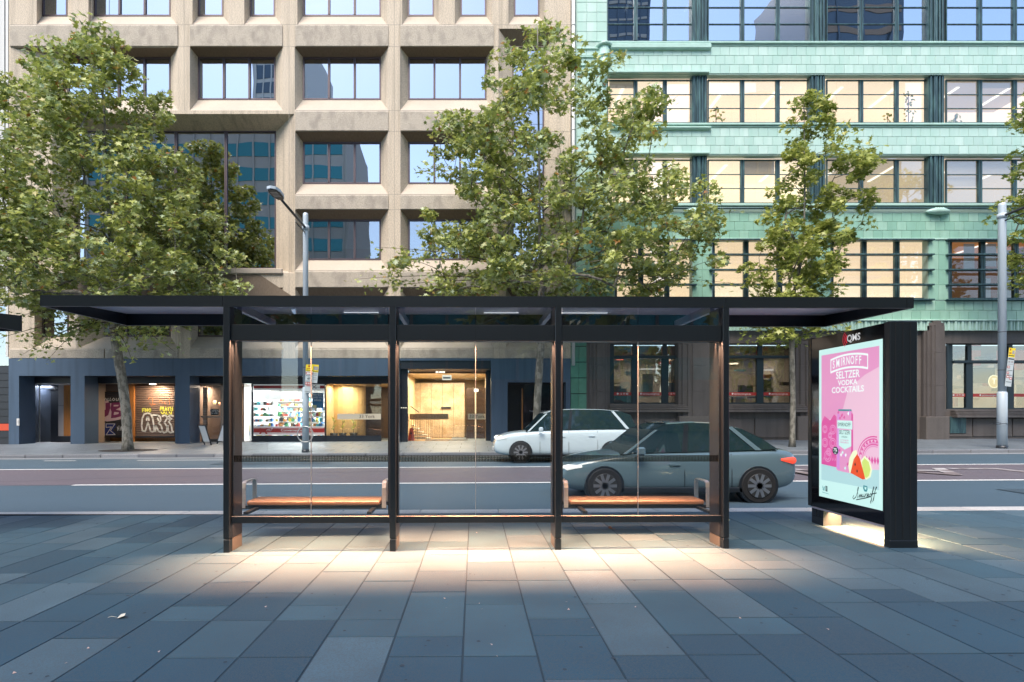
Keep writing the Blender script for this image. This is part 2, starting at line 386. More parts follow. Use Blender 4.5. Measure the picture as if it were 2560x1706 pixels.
# paver joints on the far footpath: sunk dark lines
b = MB()
for j in range(1, 7):
    y = 21.68+j*.88; z = footz(0, y)+.0035
    b.face([(-26,y,S(-26)+z),(30,y,S(30)+z),(30,y+.012,S(30)+z),(-26,y+.012,S(-26)+z)])
    for i in range(-22, 26):
        x = i*1.2+(j % 2)*.6
        b.face([(x,y,S(x)+z+.0005),(x+.014,y,S(x)+z+.0005),(x+.014,y-.87,S(x)+footz(0,y-.87)+.004),(x,y-.87,S(x)+footz(0,y-.87)+.004)])
tag(b.build('paving_joint', M['joint'], foot), kind='stuff')
# bus lane and road markings, each a sheet 4 mm above the last
RZ = -.15
sheet('bus_lane', -60, 60, 13.0, 16.9, RZ+.004, M['redlane'])
lines = MB()
def ln(x0, x1, y0, y1, z=RZ+.009): lines.face([(x0,y0,z+S(x0)),(x1,y0,z+S(x1)),(x1,y1,z+S(x1)),(x0,y1,z+S(x0))])
ln(-60, 60, 16.85, 17.0)
ln(-60, -11.65, 12.92, 13.07); ln(-9.65, 60, 12.92, 13.07)
for x0, x1 in ((-16.1,-14.9),(-12.6,-9.2),(-30,-19),(-6.5,-3.2),(0,3.2),(6.5,9.7),(13,16.2)): ln(x0, x1, 20.15, 20.27)
road_lines = lines.build('road_marking', M['line']); tag(road_lines, kind='structure')
# worn lettering on the bus lane
M['wornline'] = mat('worn_road_paint', (.45,.43,.43), .6, var=.9, vscale=1.5, vcol=(.16,.12,.12), vthr=(.4,.55))
t = text('BUS  LANE', 2.6, M['wornline'], None, (15.2, 14.95, RZ+.012+S(15.2)), (0, 0, math.radians(180)), name='lane_lettering', sx=1.4)
tag(t, kind='structure')
# small things on the pavement
def leaflet(name, x, y, s, rot, mats, label, cat, group=None):
    b = MB(); pts = []
    for (u, v, w) in ((0,-.2,.0),(.5,.1,.25),(.85,.7,.55),(.45,1.0,.35),(.0,.75,.1),(-.35,.95,.4),(-.6,.5,.3),(-.3,.1,.1)): pts.append((u*s, v*s, w*s*.8))
    c = (0, .35*s, .02*s)
    for i in range(len(pts)): b.face([c, pts[i], pts[(i+1) % len(pts)]], smooth=False)
    b.tube([(0,-.2*s,.01), (-.3*s,-.75*s,.02), (-.6*s,-1.05*s,.012)], .035*s, 5)
    o = b.build(name, mats); o.location = (x, y, S(x)+.004); o.rotation_euler = (0, 0, rot); tag(o, label, cat, group); return o
M['petal'] = mat('cream_petal', (.75,.70,.58), .6); M['dryleaf'] = mat('dry_leaf', (.16,.075,.03), .7)
def gp(xd, yd):
    D = 1.5*F/(yd-VY); return PX(xd, D), D
x, y = gp(272, 1417); leaflet('fallen_blossom', x, y, .055, -.7, M['petal'], 'cream fallen blossom lying alone on the dark paving', 'blossom')
x, y = gp(1405, 1218); leaflet('fallen_leaf', x, y, .06, .9, M['dryleaf'], 'curled brown dry leaf on the lit paving under the shelter', 'leaf')
b = MB(); rr = random.Random(3)
for (xd, yd) in ((1026,1398),(1108,1401),(1021,1376),(1101,1388),(1142,1510),(1302,1386),(1362,1445),(1129,1483),(365,1495),(152,1520),(32,1542),(60,1373),(202,1486),(800,1400),(610,1393),(1306,1403),(1460,1398),(1700,1425),(1902,1452),(2113,1458),(2050,1310),(1660,1250),(470,1232),(740,1240),(1095,1225)):
    x, y = gp(xd, yd); s = rr.uniform(.006, .014); a = rr.random()*6
    b.face([(x+s*math.cos(a+k*2.1)*(1.3 if k == 0 else .8), y+s*math.sin(a+k*2.1), S(x)+.004+(.006 if k == 1 else 0)) for k in range(3)])
tag(b.build('fallen_petals', mat('pink_petal', (.6,.42,.36), .7)), 'scattered tiny pink petals and grit on the paving', 'petals', kind='stuff')
b = MB(); rr = random.Random(17)
for _ in range(170):
    y = rr.uniform(3.0, 8.1); x = rr.uniform(-1.1, 1.15)*y; r_ = rr.uniform(.006, .017); z = S(x)+.0022
    b.face([(x+r_*rr.uniform(.8,1.1)*math.cos(k*.9), y+r_*rr.uniform(.8,1.1)*math.sin(k*.9), z) for k in range(7)])
tag(b.build('gum_spot', mat('old_gum', (.035,.05,.068), .8), pav, fix=False), kind='stuff')
# repairs, cracks and a drain in the road
b = MB()
for (x0, x1, y0_, y1_) in ((-16,-11.2,9.6,10.4),(6.4,9.8,17.6,19.4),(-9,-5,18.3,19.2),(11,19,10.2,11.5)): b.face([(x0,y0_,RZ+.013+S(x0)),(x1,y0_+.05,RZ+.013+S(x1)),(x1-.05,y1_,RZ+.013+S(x1)),(x0+.06,y1_-.04,RZ+.013+S(x0))])
o = b.build('road_patch', mat('asphalt_patch', (.045,.075,.10), .7, fine=.5, fscale=90, bump=.3, bscale=150), None); tag(o, kind='structure')
b = MB(); rr = random.Random(4)
for (x, y, n, a) in ((-14,13.4,16,.25),(-6,15.2,12,.1),(2,11,12,-.15),(13,12,14,.2),(-2,18.5,10,-.1)):
    for _ in range(n):
        x2, y2 = x+.45, y+.45*a+rr.uniform(-.08,.08); b.face([(x,y,RZ+.015+S(x)),(x2,y2,RZ+.015+S(x2)),(x2,y2+.02,RZ+.015+S(x2)),(x,y+.02,RZ+.015+S(x))]); x, y = x2, y2
o = b.build('road_crack', M['joint'], None); tag(o, kind='stuff')
b = MB(); b.face([(-80,20.95,RZ+.006+S(-80)),(80,20.95,RZ+.006+S(80)),(80,21.4,RZ+.02+S(80)),(-80,21.4,RZ+.02+S(-80))]); o = b.build('gutter', mat('concrete_gutter', (.24,.26,.28), .7, var=.6, vscale=1), None); tag(o, kind='structure')
# ================================================================ BUS SHELTER
def shelter():
    root = thing('bus_shelter', 'black steel and glass bus shelter with flat roof and two timber benches in the centre', 'bus shelter', (0, 5.95, 0))
    Dp = 5.95; X = lambda xd: PX(xd, Dp)
    xl, xr = -4.742, 4.895; y0, y1 = 5.95, 7.44
    # roof
    roof = MB()
    def fas(x0, x1, ya, yb, za0, za1, zb0, zb1): # fascia with different heights at its two ends (front-back)
        roof.v += [(x0,ya,za0),(x1,ya,za0),(x1,yb,zb0),(x0,yb,zb0),(x0,ya,za1),(x1,ya,za1),(x1,yb,zb1),(x0,yb,zb1)]
        n = len(roof.v)-8
        for q in ((0,3,2,1),(4,5,6,7),(0,1,5,4),(1,2,6,5),(2,3,7,6),(3,0,4,7)):
            roof.f.append(tuple(n+i for i in q)); roof.m.append(0); roof.r.append(.5); roof.sm.append(False)
    zf0, zf1, zb0, zb1 = 2.686, 2.806, 2.715, 2.93
    joints = [xl, -2.758, 2.79, 4.815, xr]
    for a, c in zip(joints, joints[1:]):
        fas(a+.002, c-.002, y0, y0+.035, zf0, zf1, zf0, zf1)
    fas(xl, xr, y1-.035, y1, zb0, zb1, zb0, zb1)
    r_ = roof.build('roof_fascia', M['black'], root)
    for a in (xl, xr-.035):
        roof = MB(); fas(a, a+.035, y0+.036, y1-.036, zf0, zf1, zb0, zb1); roof.build('end_fascia', M['black'], root)
    roof = MB(); fas(xl+.036, xr-.036, y0+.036, y1-.036, 2.775, 2.80, 2.872, 2.925)
    roof.build('roof_panel', M['soffit_lilac'], root)
    # inner ring of the ceiling
    # posts
    px = [(-2.752, -2.682), (-.930, -.860), (.896, .966), (2.760, 2.83)]
    for i, (a, c) in enumerate(px):
        p = MB(); p.bbox(a, c, 5.95, 6.03, .135, 2.70, .006); post = p.build('post', M['black'], root)
        side = 1 if i < 2 else -1
        e0, e1 = (a+.012, c-.002) if side > 0 else (a+.002, c-.012)
        if i == 3: e0, e1 = a-.0, c-.03
        p = MB(); p.box(e0, e1, 6.031, 6.29, .13, 2.70); p.build('blade', M['blacksoft'] , post)
        p = MB(); p.bbox(a+.001, c-.001, 5.952, 6.03, S(a)-.01, .128, .006); p.build('shoe', M['black'], post)
        p = MB(); p.box(e0+.001, e1-.001, 6.032, 6.288, S(a)-.01, .124); p.build('blade_foot', M['foot'], post)
        p = MB(); p.cyl((0,0), .009, 0, .006, 10); bo = p.build('bolt', M['steel'], post); bo.location = Vector((a+.035, 5.946, .09))-root.location-post.location; bo.rotation_euler = (math.radians(90), 0, 0)
        # roof beam from front to back
        p = MB(); p.box(a+.005, c-.005, 6.03, y1-.04, 2.64, 2.74) if False else p.box(a+.01, c-.01, 6.29, y1-.04, 2.70, 2.79); p.build('roof_beam', M['liner'], root)
    # beams, rails, glass per bay
    for i in range(3):
        a, c = px[i][1]+.001, px[i+1][0]-.001; m = (a+c)/2
        if i == 2: m -= .03
        p = MB(); p.bbox(a, c, 5.985, 6.10, 2.315, 2.495, .004); bm_ = p.build('lintel_beam', M['black'], root)
        p = MB(); p.box(m-.0015, m+.0015, 5.9835, 5.985, 2.316, 2.494); p.build('beam_joint', M['joint'], bm_)
        for q in (.16, .84):
            for dz in (2.36, 2.45):
                bb = MB(); bb.cyl((0,0), .006, 0, .004, 8); bo = bb.build('bolt', M['blacksoft'], bm_); bo.location = Vector((a+(c-a)*q, 5.984, dz))-root.location; bo.rotation_euler = (math.radians(90),0,0)
        p = MB(); p.bbox(a, c, 5.985, 6.05, .300, .378, .005); p.build('bottom_rail', M['black'], root)
        for q0 in (a, c-.022): p = MB(); p.box(q0, q0+.022, 6.0, 6.03, .38, 2.314); p.build('glazing_edge', M['black'], root)
        for s0, s1 in ((a+.024, m-.003), (m+.003, c-.024)):
            g = MB(); g.box(s0, s1, 6.008, 6.018, .372, 2.32); gp_ = g.build('glass_pane', M['glass'], root)
            st = MB(); n = int((s1-s0)/.0165)
            st2 = MB()
            st2.face([(s0,6.0065,.975),(s1,6.0065,.975),(s1,6.0065,1.05),(s0,6.0065,1.05)])
            for k in range(n):
                xx = s0+(k+.5)*(s1-s0)/n; st.face([(xx-.0055,6.0045,.977),(xx+.0055,6.0045,.977),(xx+.0055,6.0045,1.048),(xx-.0055,6.0045,1.048)])
            so = st2.build('safety_band', M['stripe2'], gp_); tag(st.build('band_line', M['stripe'], gp_), kind='stuff')
            g = MB(); g.box(s0, s1, 6.008, 6.018, 2.50, 2.70); g.build('transom_pane', M['glass_top'], root)
        p = MB(); p.box(m-.0025, m+.0025, 6.004, 6.022, .38, 2.314); p.build('pane_joint', M['steel'], root)
    # benches
    for (s0, s1) in ((-2.79, -1.12), (1.16, 2.87)):
        p = MB(); p.box(s0-.05, s1+.05, 6.63, 6.68, .345, .385); p.box(s0-.05, s1+.05, 6.90, 6.95, .345, .385)
        for q in (s0+.12, s1-.12): p.box(q, q+.05, 6.29, 6.95, .34, .37)
        bench = p.build('bench', M['black'], root)
        for k in range(4):
            yy = 6.615+k*.094
            q = MB(); q.bbox(s0+.02, s1-.02, yy, yy+.088, .387, .447, .016); q.build('seat_slat', M['wood'], bench)
        for xx in (s0-.045, s1+.0):
            q = MB(); pts = [(6.63,.36),(6.63,.60),(6.645,.655),(6.69,.675),(6.93,.675),(6.965,.66),(6.975,.61),(6.975,.36)]
            w = .05; th = .016
            for (ya, za), (yb, zb) in zip(pts, pts[1:]):
                dy, dz = yb-ya, zb-za; L = math.hypot(dy, dz); ny, nz = -dz/L*th/2, dy/L*th/2; ey, ez = dy/L*.003, dz/L*.003
                q.prism([(ya-ey+ny,za-ez+nz),(ya-ey-ny,za-ez-nz),(yb+ey-ny,zb+ez-nz),(yb+ey+ny,zb+ez+nz)], 'x', xx, xx+w)
            q.build('armrest', M['steel'], bench)
    # led strips: one under each bottom rail, one in the ceiling of each bay
    for i in range(3):
        a, c = px[i][1], px[i+1][0]
        p = MB(); p.box(a+.03, c-.03, 6.0, 6.028, .2985, .2997); p.build('led_strip', M['ledwarm'], root)
        d = bpy.data.lights.new('rail_light', 'AREA'); d.shape = 'RECTANGLE'; d.size = c-a-.06; d.size_y = .03; d.energy = RAIL_W; d.color = (1, .45, .23); d.spread = math.radians(150)
        l = bpy.data.objects.new('rail_light', d); COL.objects.link(l); l.parent = root; l.location = Vector(((a+c)/2, 6.0, .288))-root.location
        l.rotation_euler = Vector((0, .35, -1)).to_track_quat('-Z', 'Y').to_euler()
        p = MB(); p.box(a+.1, c-.1, 7.15, 7.17, 2.775, 2.782) if False else p.box(a+(1.0 if i < 2 else .05), c-(.3 if i < 2 else 1.0), 7.04, 7.055, 2.825, 2.835); p.build('ceiling_light', M['led'], root)
        d = bpy.data.lights.new('ceiling_lamp', 'AREA'); d.shape = 'RECTANGLE'; d.size = c-a+.07; d.size_y = .02; d.energy = CEIL_W; d.color = (1, .45, .23); d.spread = math.radians(62)
        l = bpy.data.objects.new('ceiling_lamp', d); COL.objects.link(l); l.parent = root; l.location = Vector(((a+c)/2, 5.975, 2.312))-root.location
        l.rotation_euler = Vector((0, -.05, -1)).to_track_quat('-Z', 'Y').to_euler()
        d2 = d.copy(); d2.energy = BACK_W; l = bpy.data.objects.new('rear_fill_lamp', d2); COL.objects.link(l); l.parent = root; l.location = Vector(((a+c)/2, 6.13, 2.308))-root.location  # fill lamp added to soften the hard shadow behind the rail
        l.rotation_euler = Vector((0, .02, -1)).to_track_quat('-Z', 'Y').to_euler()
    return root
RAIL_W, CEIL_W, BACK_W = 7, 70, 22
sh = shelter()
sh2 = copy_tree(sh)
sh.rotation_euler = (0, 0, .0114)
sh2.location = (-11.15, 5.95, 0); sh2.rotation_euler = (0, 0, .0114)
for s_, off in ((sh2, -.06),): s_.location.z = off
tag(sh2, 'next black bus shelter along the kerb, only its roof end showing at the edge', 'bus shelter')
sh['group'] = sh2['group'] = 'bus shelters in a row along the kerb'
# ================================================================ ADVERTISING PANEL
ad = thing('advertising_panel', 'free-standing black panel with a bright pink and mint drinks poster screen', 'advertising panel', (4.75, 6.7, S(4.75)))
XA = 4.60
b = MB(); b.bbox(XA, 4.905, 5.97, 6.06, .015, 2.535, .006)
b.build('front_pillar', M['black'], ad)
b = MB()
for q in range(3): b.box(4.655+q*.083, 4.655+q*.083+.004, 5.966, 5.972, .12, 2.53)
b.build('pillar_groove', M['joint'], ad)
b = MB(); b.bbox(XA-.003, 4.908, 5.966, 6.062, S(4.75)-.01, .11, .006); b.build('pillar_foot', M['black'], ad)
for dz, dx in ((.165, 4.70), (.95, 4.83), (1.36, 4.83)):
    p = MB(); p.cyl((0,0), .008, 0, .006, 10); bo = p.build('bolt', M['steel'], ad); bo.location = Vector((dx, 5.97, dz))-ad.location; bo.rotation_euler = (math.radians(90), 0, 0)
b = MB(); b.box(XA+.012, 4.90, 6.061, 7.36, .255, 2.53); b.build('cabinet', M['black'], ad)
b = MB(); b.bbox(XA-.002, 4.905, 7.361, 7.44, .255, 2.545, .006); b.build('rear_pillar', M['black'], ad)
b = MB(); b.box(XA+.03, 4.87, 7.16, 7.40, S(4.75)-.01, .25)
b.build('rear_foot', M['blacksoft'], ad)
b = MB()
for q in range(2): b.box(XA+.026, XA+.0305, 7.22+q*.075, 7.224+q*.075, .13, .25)
b.box(XA+.026, XA+.0305, 7.16, 7.40, .126, .131); b.build('foot_joint', M['joint'], ad)
b = MB(); b.box(XA+.002, XA+.0115, 6.062, 7.355, .262, 2.525); b.build('bezel_glass', M['blackglass'], ad)
b = MB(); b.box(XA-.006, XA+.02, 6.062, 7.355, .235, .254); b.build('bottom_trim', M['liner'], ad)
def ad_uv(cx, cy):     # traced on the photograph's perspective, returned as metres across and up the screen
    sx, sy = 1980+cx*.3956, 780+cy*.3956; D = XA*1350/(sx-1185); return D, 1.5+(1037-sy)*D/1350
# screen occupies y 6.077..7.196, z .417..2.355
def AP(u, v, k): return (XA-.0005*k, 7.196-u*1.119, .417+v*1.938)
def adem(name, c): return mat('screen_'+name, tuple(q*.15 for q in c), .35, emit=1.0*EV, ecol=c)
mint = adem('mint', srgb(200,240,236)); pink = adem('pink', srgb(224,150,196)); pinkl = adem('pale_pink', srgb(232,190,214)); pinkd = adem('deep_pink', srgb(216,84,160)); aqua = adem('aqua', srgb(176,216,220)); whit = adem('white', srgb(236,250,248)); dark = adem('ink', srgb(20,40,48)); orange = adem('melon', srgb(232,84,44)); lime = adem('lime', srgb(206,226,120)); cream = adem('rind', srgb(238,246,205)); teal = adem('teal', srgb(60,140,150)); lilac = adem('lilac', srgb(214,140,216))
scr = MB()
def poly(b, pts, k): b.face([AP(u, v, k) for u, v in pts])
poly(scr, ((0,0),(1,0),(1,1),(0,1)), 1)
screen = scr.build('screen', mint, ad, fix=False)
def art(name, mt, pts, k):
    b = MB(); poly(b, pts, k); return b.build(name, mt, screen, fix=False)
art('picture', pinkl, ((.045,.115),(.955,.115),(.955,.962),(.045,.962)), 3)
# mottled deeper pink areas at the edges
def blob(cu, cv, ru, rv, n, rr, mt, k, clip=(.045,.955)):
    pts = []
    for i in range(n):
        a = 2*math.pi*i/n; f = 1+rr.uniform(-.22,.22); pts.append((min(max(cu+ru*f*math.cos(a), clip[0]), clip[1]), min(cv+rv*f*math.sin(a), .962)))
    art('colour_field', mt, pts, k)
rr = random.Random(5)
art('colour_field', pink, ((.045,.5),(.045,.962),(.955,.962),(.955,.84),(.75,.80),(.5,.72),(.42,.6),(.3,.55)), 4)
art('colour_field', pinkd, ((.045,.215),(.045,.50),(.1,.55),(.2,.52),(.27,.56),(.36,.53),(.36,.215)), 5)
art('table_top', aqua, ((.045,.115),(.955,.115),(.955,.235),(.62,.22),(.36,.212),(.045,.222)), 6)
art('lower_band', mint, ((.03,.03),(.97,.03),(.97,.115),(.03,.115)), 7)
# medallion arcs and generic swirls
def arc(name, mt, cu, cv, r, a0, a1, w, k, parent=screen, asp=1.73):
    b = MB(); pts = [(cu+r*math.cos(a0+(a1-a0)*i/18), cv+r*math.sin(a0+(a1-a0)*i/18)/asp) for i in range(19)]
    pts = [p for p in pts if .045 <= p[0] <= .955]
    b.stroke(pts, w, lambda u, v: AP(u, v, k)); return b.build(name, mt, parent, fix=False)
for r_, mt in ((.24,pinkd),(.215,pinkd),(.175,pink),(.16,pinkd),(.14,pink)): arc('medallion_ring', mt, .885, .29, r_, .0, math.pi, .008, 8)
for i in range(11):
    a = .35+i*.25; cu, cv = .885+.195*math.cos(a), .29+.195*math.sin(a)/1.73
    if cu < .93: art('medallion_tooth', pinkd, ((cu-.02,cv-.008),(cu+.02,cv-.008),(cu,cv+.014)), 9)
for i in range(5):
    cu = .78+i*.04; art('medallion_petal', pinkd, ((cu,.262),(cu+.018,.287),(cu,.312),(cu-.018,.287)), 9)
for (cu, cv, r_) in ((.11,.46,.04),(.25,.46,.05),(.11,.37,.05),(.25,.37,.055),(.18,.31,.04),(.2,.42,.03),(.16,.28,.06)):
    arc('swirl', pink, cu, cv, r_, 0, 6.28, .007, 8); arc('swirl', pink, cu, cv, r_*.6, 0, 6.28, .006, 8)
for i in range(7): art('swirl_leaf', pink, ((.08+i*.04,.25),(.1+i*.04,.262),(.09+i*.04,.275)), 8)
_AP = AP
def AP(u, v, k): return _AP(.448+(u-.5)*1.18, v, k)
# can
art('can_body', pink, ((.385,.205),(.40,.195),(.60,.188),(.615,.198),(.615,.56),(.595,.585),(.405,.588),(.385,.565)), 10)
art('can_highlight', lilac, ((.39,.21),(.43,.2),(.43,.56),(.40,.57)), 11)
art('can_shade', pinkd, ((.585,.20),(.612,.2),(.612,.56),(.59,.57)), 11)
art('can_top', teal, ((.41,.583),(.595,.58),(.59,.592),(.415,.594)), 11)
art('can_label', mint, ((.40,.47),(.605,.465),(.605,.52),(.40,.522)), 12)
art('can_label', mint, ((.42,.36),(.5,.335),(.59,.36),(.59,.46),(.42,.462)), 12)
for q in range(16):
    cu, cv = rr.uniform(.41,.58), rr.choice((rr.uniform(.215,.33), rr.uniform(.53,.575)))
    art('can_pattern', rr.choice((pinkd, pinkd, lilac, whit, mint)), ((cu-.015,cv),(cu,cv-.012),(cu+.014,cv+.002),(cu+.002,cv+.013)), 12+q*.2)
def AP(u, v, k): return _AP(1.2*u-.19, v+.025, k)
# fruit
art('watermelon_rind', cream, ((.60,.165),(.585,.21),(.60,.26),(.64,.302),(.685,.315),(.70,.30),(.70,.18)), 18)
art('lime_slice', cream, ((.76,.165),(.74,.25),(.79,.285),(.85,.26),(.88,.205),(.86,.16),(.81,.14)), 19)
art('lime_slice', lime, ((.77,.17),(.76,.245),(.79,.27),(.84,.25),(.862,.205),(.845,.168),(.81,.15)), 20)
art('watermelon_flesh', orange, ((.615,.168),(.655,.255),(.70,.29),(.735,.265),(.80,.145),(.77,.138)), 21)
for cu, cv in ((.675,.225),(.70,.185)): art('seed', dark, ((cu-.01,cv),(cu,cv-.013),(cu+.01,cv),(cu,cv+.012)), 22)
AP = _AP
# badge
arcp = [(.304+.05*math.cos(i*.393), .323+.026*math.sin(i*.393)) for i in range(16)]
art('badge', dark, arcp, 22)
RT = (math.radians(90), 0, math.radians(-90))
def adt(s, u, v, size, mt, k=23, **kw):
    p = AP(u, v, k); return text(s, size, mt, screen, p, RT, name='lettering', **kw)
adt('7%', .302, .327, .06, whit, 24, bold=.001); adt('ABV', .302, .306, .026, whit, 24)
adt('SELTZER', .50, .812, .128, whit, sx=.86, bold=.002); adt('VODKA', .50, .762, .088, whit, sx=1.1, bold=.002); adt('COCKTAILS', .495, .717, .102, whit, sx=1.05, bold=.002)
# curved banner and name
def bcurve(u): return .02*(1-((u-.515)/.29)**2)
bp_ = [(.225+.58*i/12, .838+bcurve(.225+.58*i/12)) for i in range(13)]; bt_ = [(u, v+.082) for u, v in bp_]
b = MB(); b.stroke(bp_+bt_[::-1]+[bp_[0]], .012, lambda u, v: AP(u, v, 23)); b.build('banner_frame', whit, screen, fix=False)
for i, ch in enumerate('SMIRNOFF.'):
    u = (.275, .345, .403, .445, .51, .578, .64, .695, .738)[i]
    adt(ch, u, .879+bcurve(u) - (.018 if ch == '.' else 0), .145, whit, sx=.60, bold=.0015)
adt('SMIRNOFF', .448, .494, .066, dark, sx=.76); adt('SELTZER', .452, .445, .072, dark, sx=.72); adt('VODKA', .452, .416, .03, dark)
adt('WATERMELON', .452, .395, .022, pinkd); adt('MARGARITA', .452, .380, .030, pinkd, sx=.9)
# script signature, crest and small marks
sig = [[(.60,.055),(.585,.04),(.60,.032),(.635,.05),(.66,.085),(.675,.108),(.668,.112),(.655,.095),(.66,.075),(.665,.06),(.655,.045)],
       [(.675,.05),(.695,.07),(.69,.05),(.712,.072),(.708,.052),(.728,.074),(.724,.055),(.74,.062)],
       [(.755,.078),(.748,.058),(.762,.066)],[(.765,.058),(.78,.08),(.778,.072),(.79,.082)],[(.79,.06),(.808,.085),(.803,.064),(.822,.085),(.818,.066),(.83,.07)],
       [(.85,.088),(.835,.078),(.845,.066),(.86,.08),(.85,.09)],[(.845,.035),(.86,.06),(.885,.11),(.897,.13),(.888,.13),(.872,.1),(.86,.05),(.85,.028)],
       [(.875,.04),(.89,.065),(.915,.115),(.935,.132),(.925,.133),(.905,.1),(.89,.05)],[(.86,.085),(.93,.098)],[(.64,.032),(.78,.055),(.84,.068)]]
b = MB()
for s_ in sig: b.stroke(s_, .006, lambda u, v: AP(u, v, 24))
b.build('signature', dark, screen, fix=False)
art('crest', teal, ((.745,.13),(.80,.128),(.805,.108),(.79,.092),(.757,.094),(.74,.11)), 23)
art('crest_mark', mint, ((.76,.122),(.79,.12),(.785,.105),(.765,.106)), 24)
art('small_mark', dark, ((.13,.045),(.165,.042),(.165,.078),(.13,.08)), 23)
for q in range(3): art('small_mark', mint, ((.137,.052+q*.009),(.158,.051+q*.009),(.158,.054+q*.009),(.137,.055+q*.009)), 24)
b = MB(); b.stroke([(.08,.075),(.085,.05),(.11,.048),(.115,.073)], .006, lambda u, v: AP(u, v, 23)); b.stroke([(.085,.07),(.098,.055),(.11,.07)], .005, lambda u, v: AP(u, v, 23)); b.stroke([(.07,.033),(.19,.029)], .003, lambda u, v: AP(u, v, 23)); b.build('small_mark', teal, screen, fix=False)
# maker's mark above the screen
wl = mat('logo_white', (.6,.6,.6), .5, emit=.7*EV); rl = mat('logo_red', (.5,.03,.05), .5, emit=.6*EV, ecol=(.6,.04,.08))
text('MS', .115, wl, ad, (XA-.001, 6.50, 2.432), RT, bold=.003); text('Q', .115, wl, ad, (XA-.001, 6.615, 2.432), RT, bold=.003)
b = MB()
for r_, w in ((.055,.016),(.085,.010),(.11,.007)):
    b.stroke([(6.625+r_*math.cos(a), 2.43+r_*math.sin(a)) for a in [(-.9+i*.18) for i in range(11)]], w, lambda u, v: (XA-.001, u, v))
b.build('logo_arc', rl, ad, fix=False)
d = bpy.data.lights.new('panel_light', 'AREA'); d.shape = 'RECTANGLE'; d.size = .12; d.size_y = 1.0; d.energy = 150; d.color = (1, .52, .23); d.spread = math.radians(165)
l = bpy.data.objects.new('panel_light', d); COL.objects.link(l); l.parent = ad; l.location = Vector((4.74, 6.62, .25))-ad.location
l.rotation_euler = Vector((.45, 0, -1)).to_track_quat('-Z', 'X').to_euler()
l.rotation_euler = (0, math.radians(-38), 0)
# ================================================================ BEIGE PRECAST OFFICE BLOCK
DF, DI = 27.0, 27.62
def grid_wall(b, x0, x1, z0, z1, y, holes, m=0, cuts=(), rowmat=None):
    # front plane with rectangular holes (x0,x1,z0,z1)
    xs = sorted(set([x0, x1]+[h[0] for h in holes]+[h[1] for h in holes]+[c for c in cuts if x0 < c < x1])); zs = sorted(set([z0, z1]+[h[2] for h in holes]+[h[3] for h in holes]))
    xs = [x for x in xs if x0-1e-6 <= x <= x1+1e-6]; zs = [z for z in zs if z0-1e-6 <= z <= z1+1e-6]
    for a, c in zip(xs, xs[1:]):
        for e, f in zip(zs, zs[1:]):
            mx, mz = (a+c)/2, (e+f)/2
            if any(h[0] < mx < h[1] and h[2] < mz < h[3] for h in holes): continue
            b.face([(a,y,e),(c,y,e),(c,y,f),(a,y,f)], rowmat(mx, mz) if rowmat else m)
beige = thing('concrete_office_building', 'tall beige pebbled concrete office block with splayed window recesses above a navy painted base', 'building', (PX(660, DF), DF, S(PX(660, DF))+.1))
XL, XR = PX(20, DF), PX(1311, DF); ZB = PZ(824, DF)
def zr(yo): return PZ(yo, DF)
# (pane edges in photo x at window plane, top y, bottom y, outer x0, x1, outer top y, outer bottom y, pane count)
wins = []
def w_(x0, x1, yt, yb, ox0, ox1, oyt, oyb, n, kind='mirror'): wins.append((x0, x1, yt, yb, ox0, ox1, oyt, oyb, n, kind))
for (a, c, n) in ((97,155,1),(216,392,3),(455,513,1),(574,632,1),(696,875,3),(937,997,1),(1058,1117,1),(1181,1239,1)):
    w_(a, c, -60, 38, a-13, c+14, -85, 57, n)
w_(155, 392, 132, 230, 24, 409, 109, 254, 4)
for (a, c) in ((455,633),(696,875),(938,1117)):
    w_(a, c, 132, 230, a-19, c+17, 108, 254, 3)
for (a, c) in ((696,875),(938,1117)):
    w_(a, c, 327, 423, a-18, c+17, 302, 447, 3)
    w_(a, c, 505, 598, a-18, c+17, 482, 622, 3, 'mirror_low')
w_(1177, 1250, 112, 612, 1145, 1296, 66, 628, 1, 'mirror_dark')
# row above the base, mostly hidden by the shelter roof
for (a, c, n) in ((97,158,1),(240,392,3),(455,633,3),(696,875,3),(938,1117,3),(1180,1240,1)):
    w_(a, c, 690, 774, a-(60 if a > 200 and a < 300 else 18), c+17, 661, 800, n, 'mirror_low')
big = (175, 634, 302, 618, 120, 676, 262, 628)
body = MB(); holes = []
def recess(b, o, i, yo=DF, yi=DI, mats=(0, 0, 0, 0)):
    (ax, cx, az, cz), (bx, dx, bz, dz) = o, i
    b.face([(ax,yo,az),(cx,yo,az),(dx,yi,bz),(bx,yi,bz)], mats[0])      # sill splay
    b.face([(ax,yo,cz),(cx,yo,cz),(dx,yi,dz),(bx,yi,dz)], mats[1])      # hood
    b.face([(ax,yo,az),(ax,yo,cz),(bx,yi,dz),(bx,yi,bz)], mats[2])
    b.face([(cx,yo,az),(cx,yo,cz),(dx,yi,dz),(dx,yi,bz)], mats[3])
for (x0, x1, yt, yb, ox0, ox1, oyt, oyb, n, kind) in wins:
    o = (PX(ox0,DF), PX(ox1,DF), PZ(oyb,DF), PZ(oyt,DF)); i = (PX(x0,DI), PX(x1,DI), PZ(yb,DI), PZ(yt,DI))
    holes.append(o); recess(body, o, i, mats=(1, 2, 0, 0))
DB = 27.95
bo = (PX(big[4],DF), PX(big[5],DF), PZ(big[7],DF), PZ(big[6],DF)); bi = (PX(big[0],DB), PX(big[1],DB), PZ(big[3],DB), PZ(big[2],DB))
holes.append(bo); recess(body, bo, bi, DF, DB, (1, 0, 0, 0))
ZT = PZ(-90, DF)
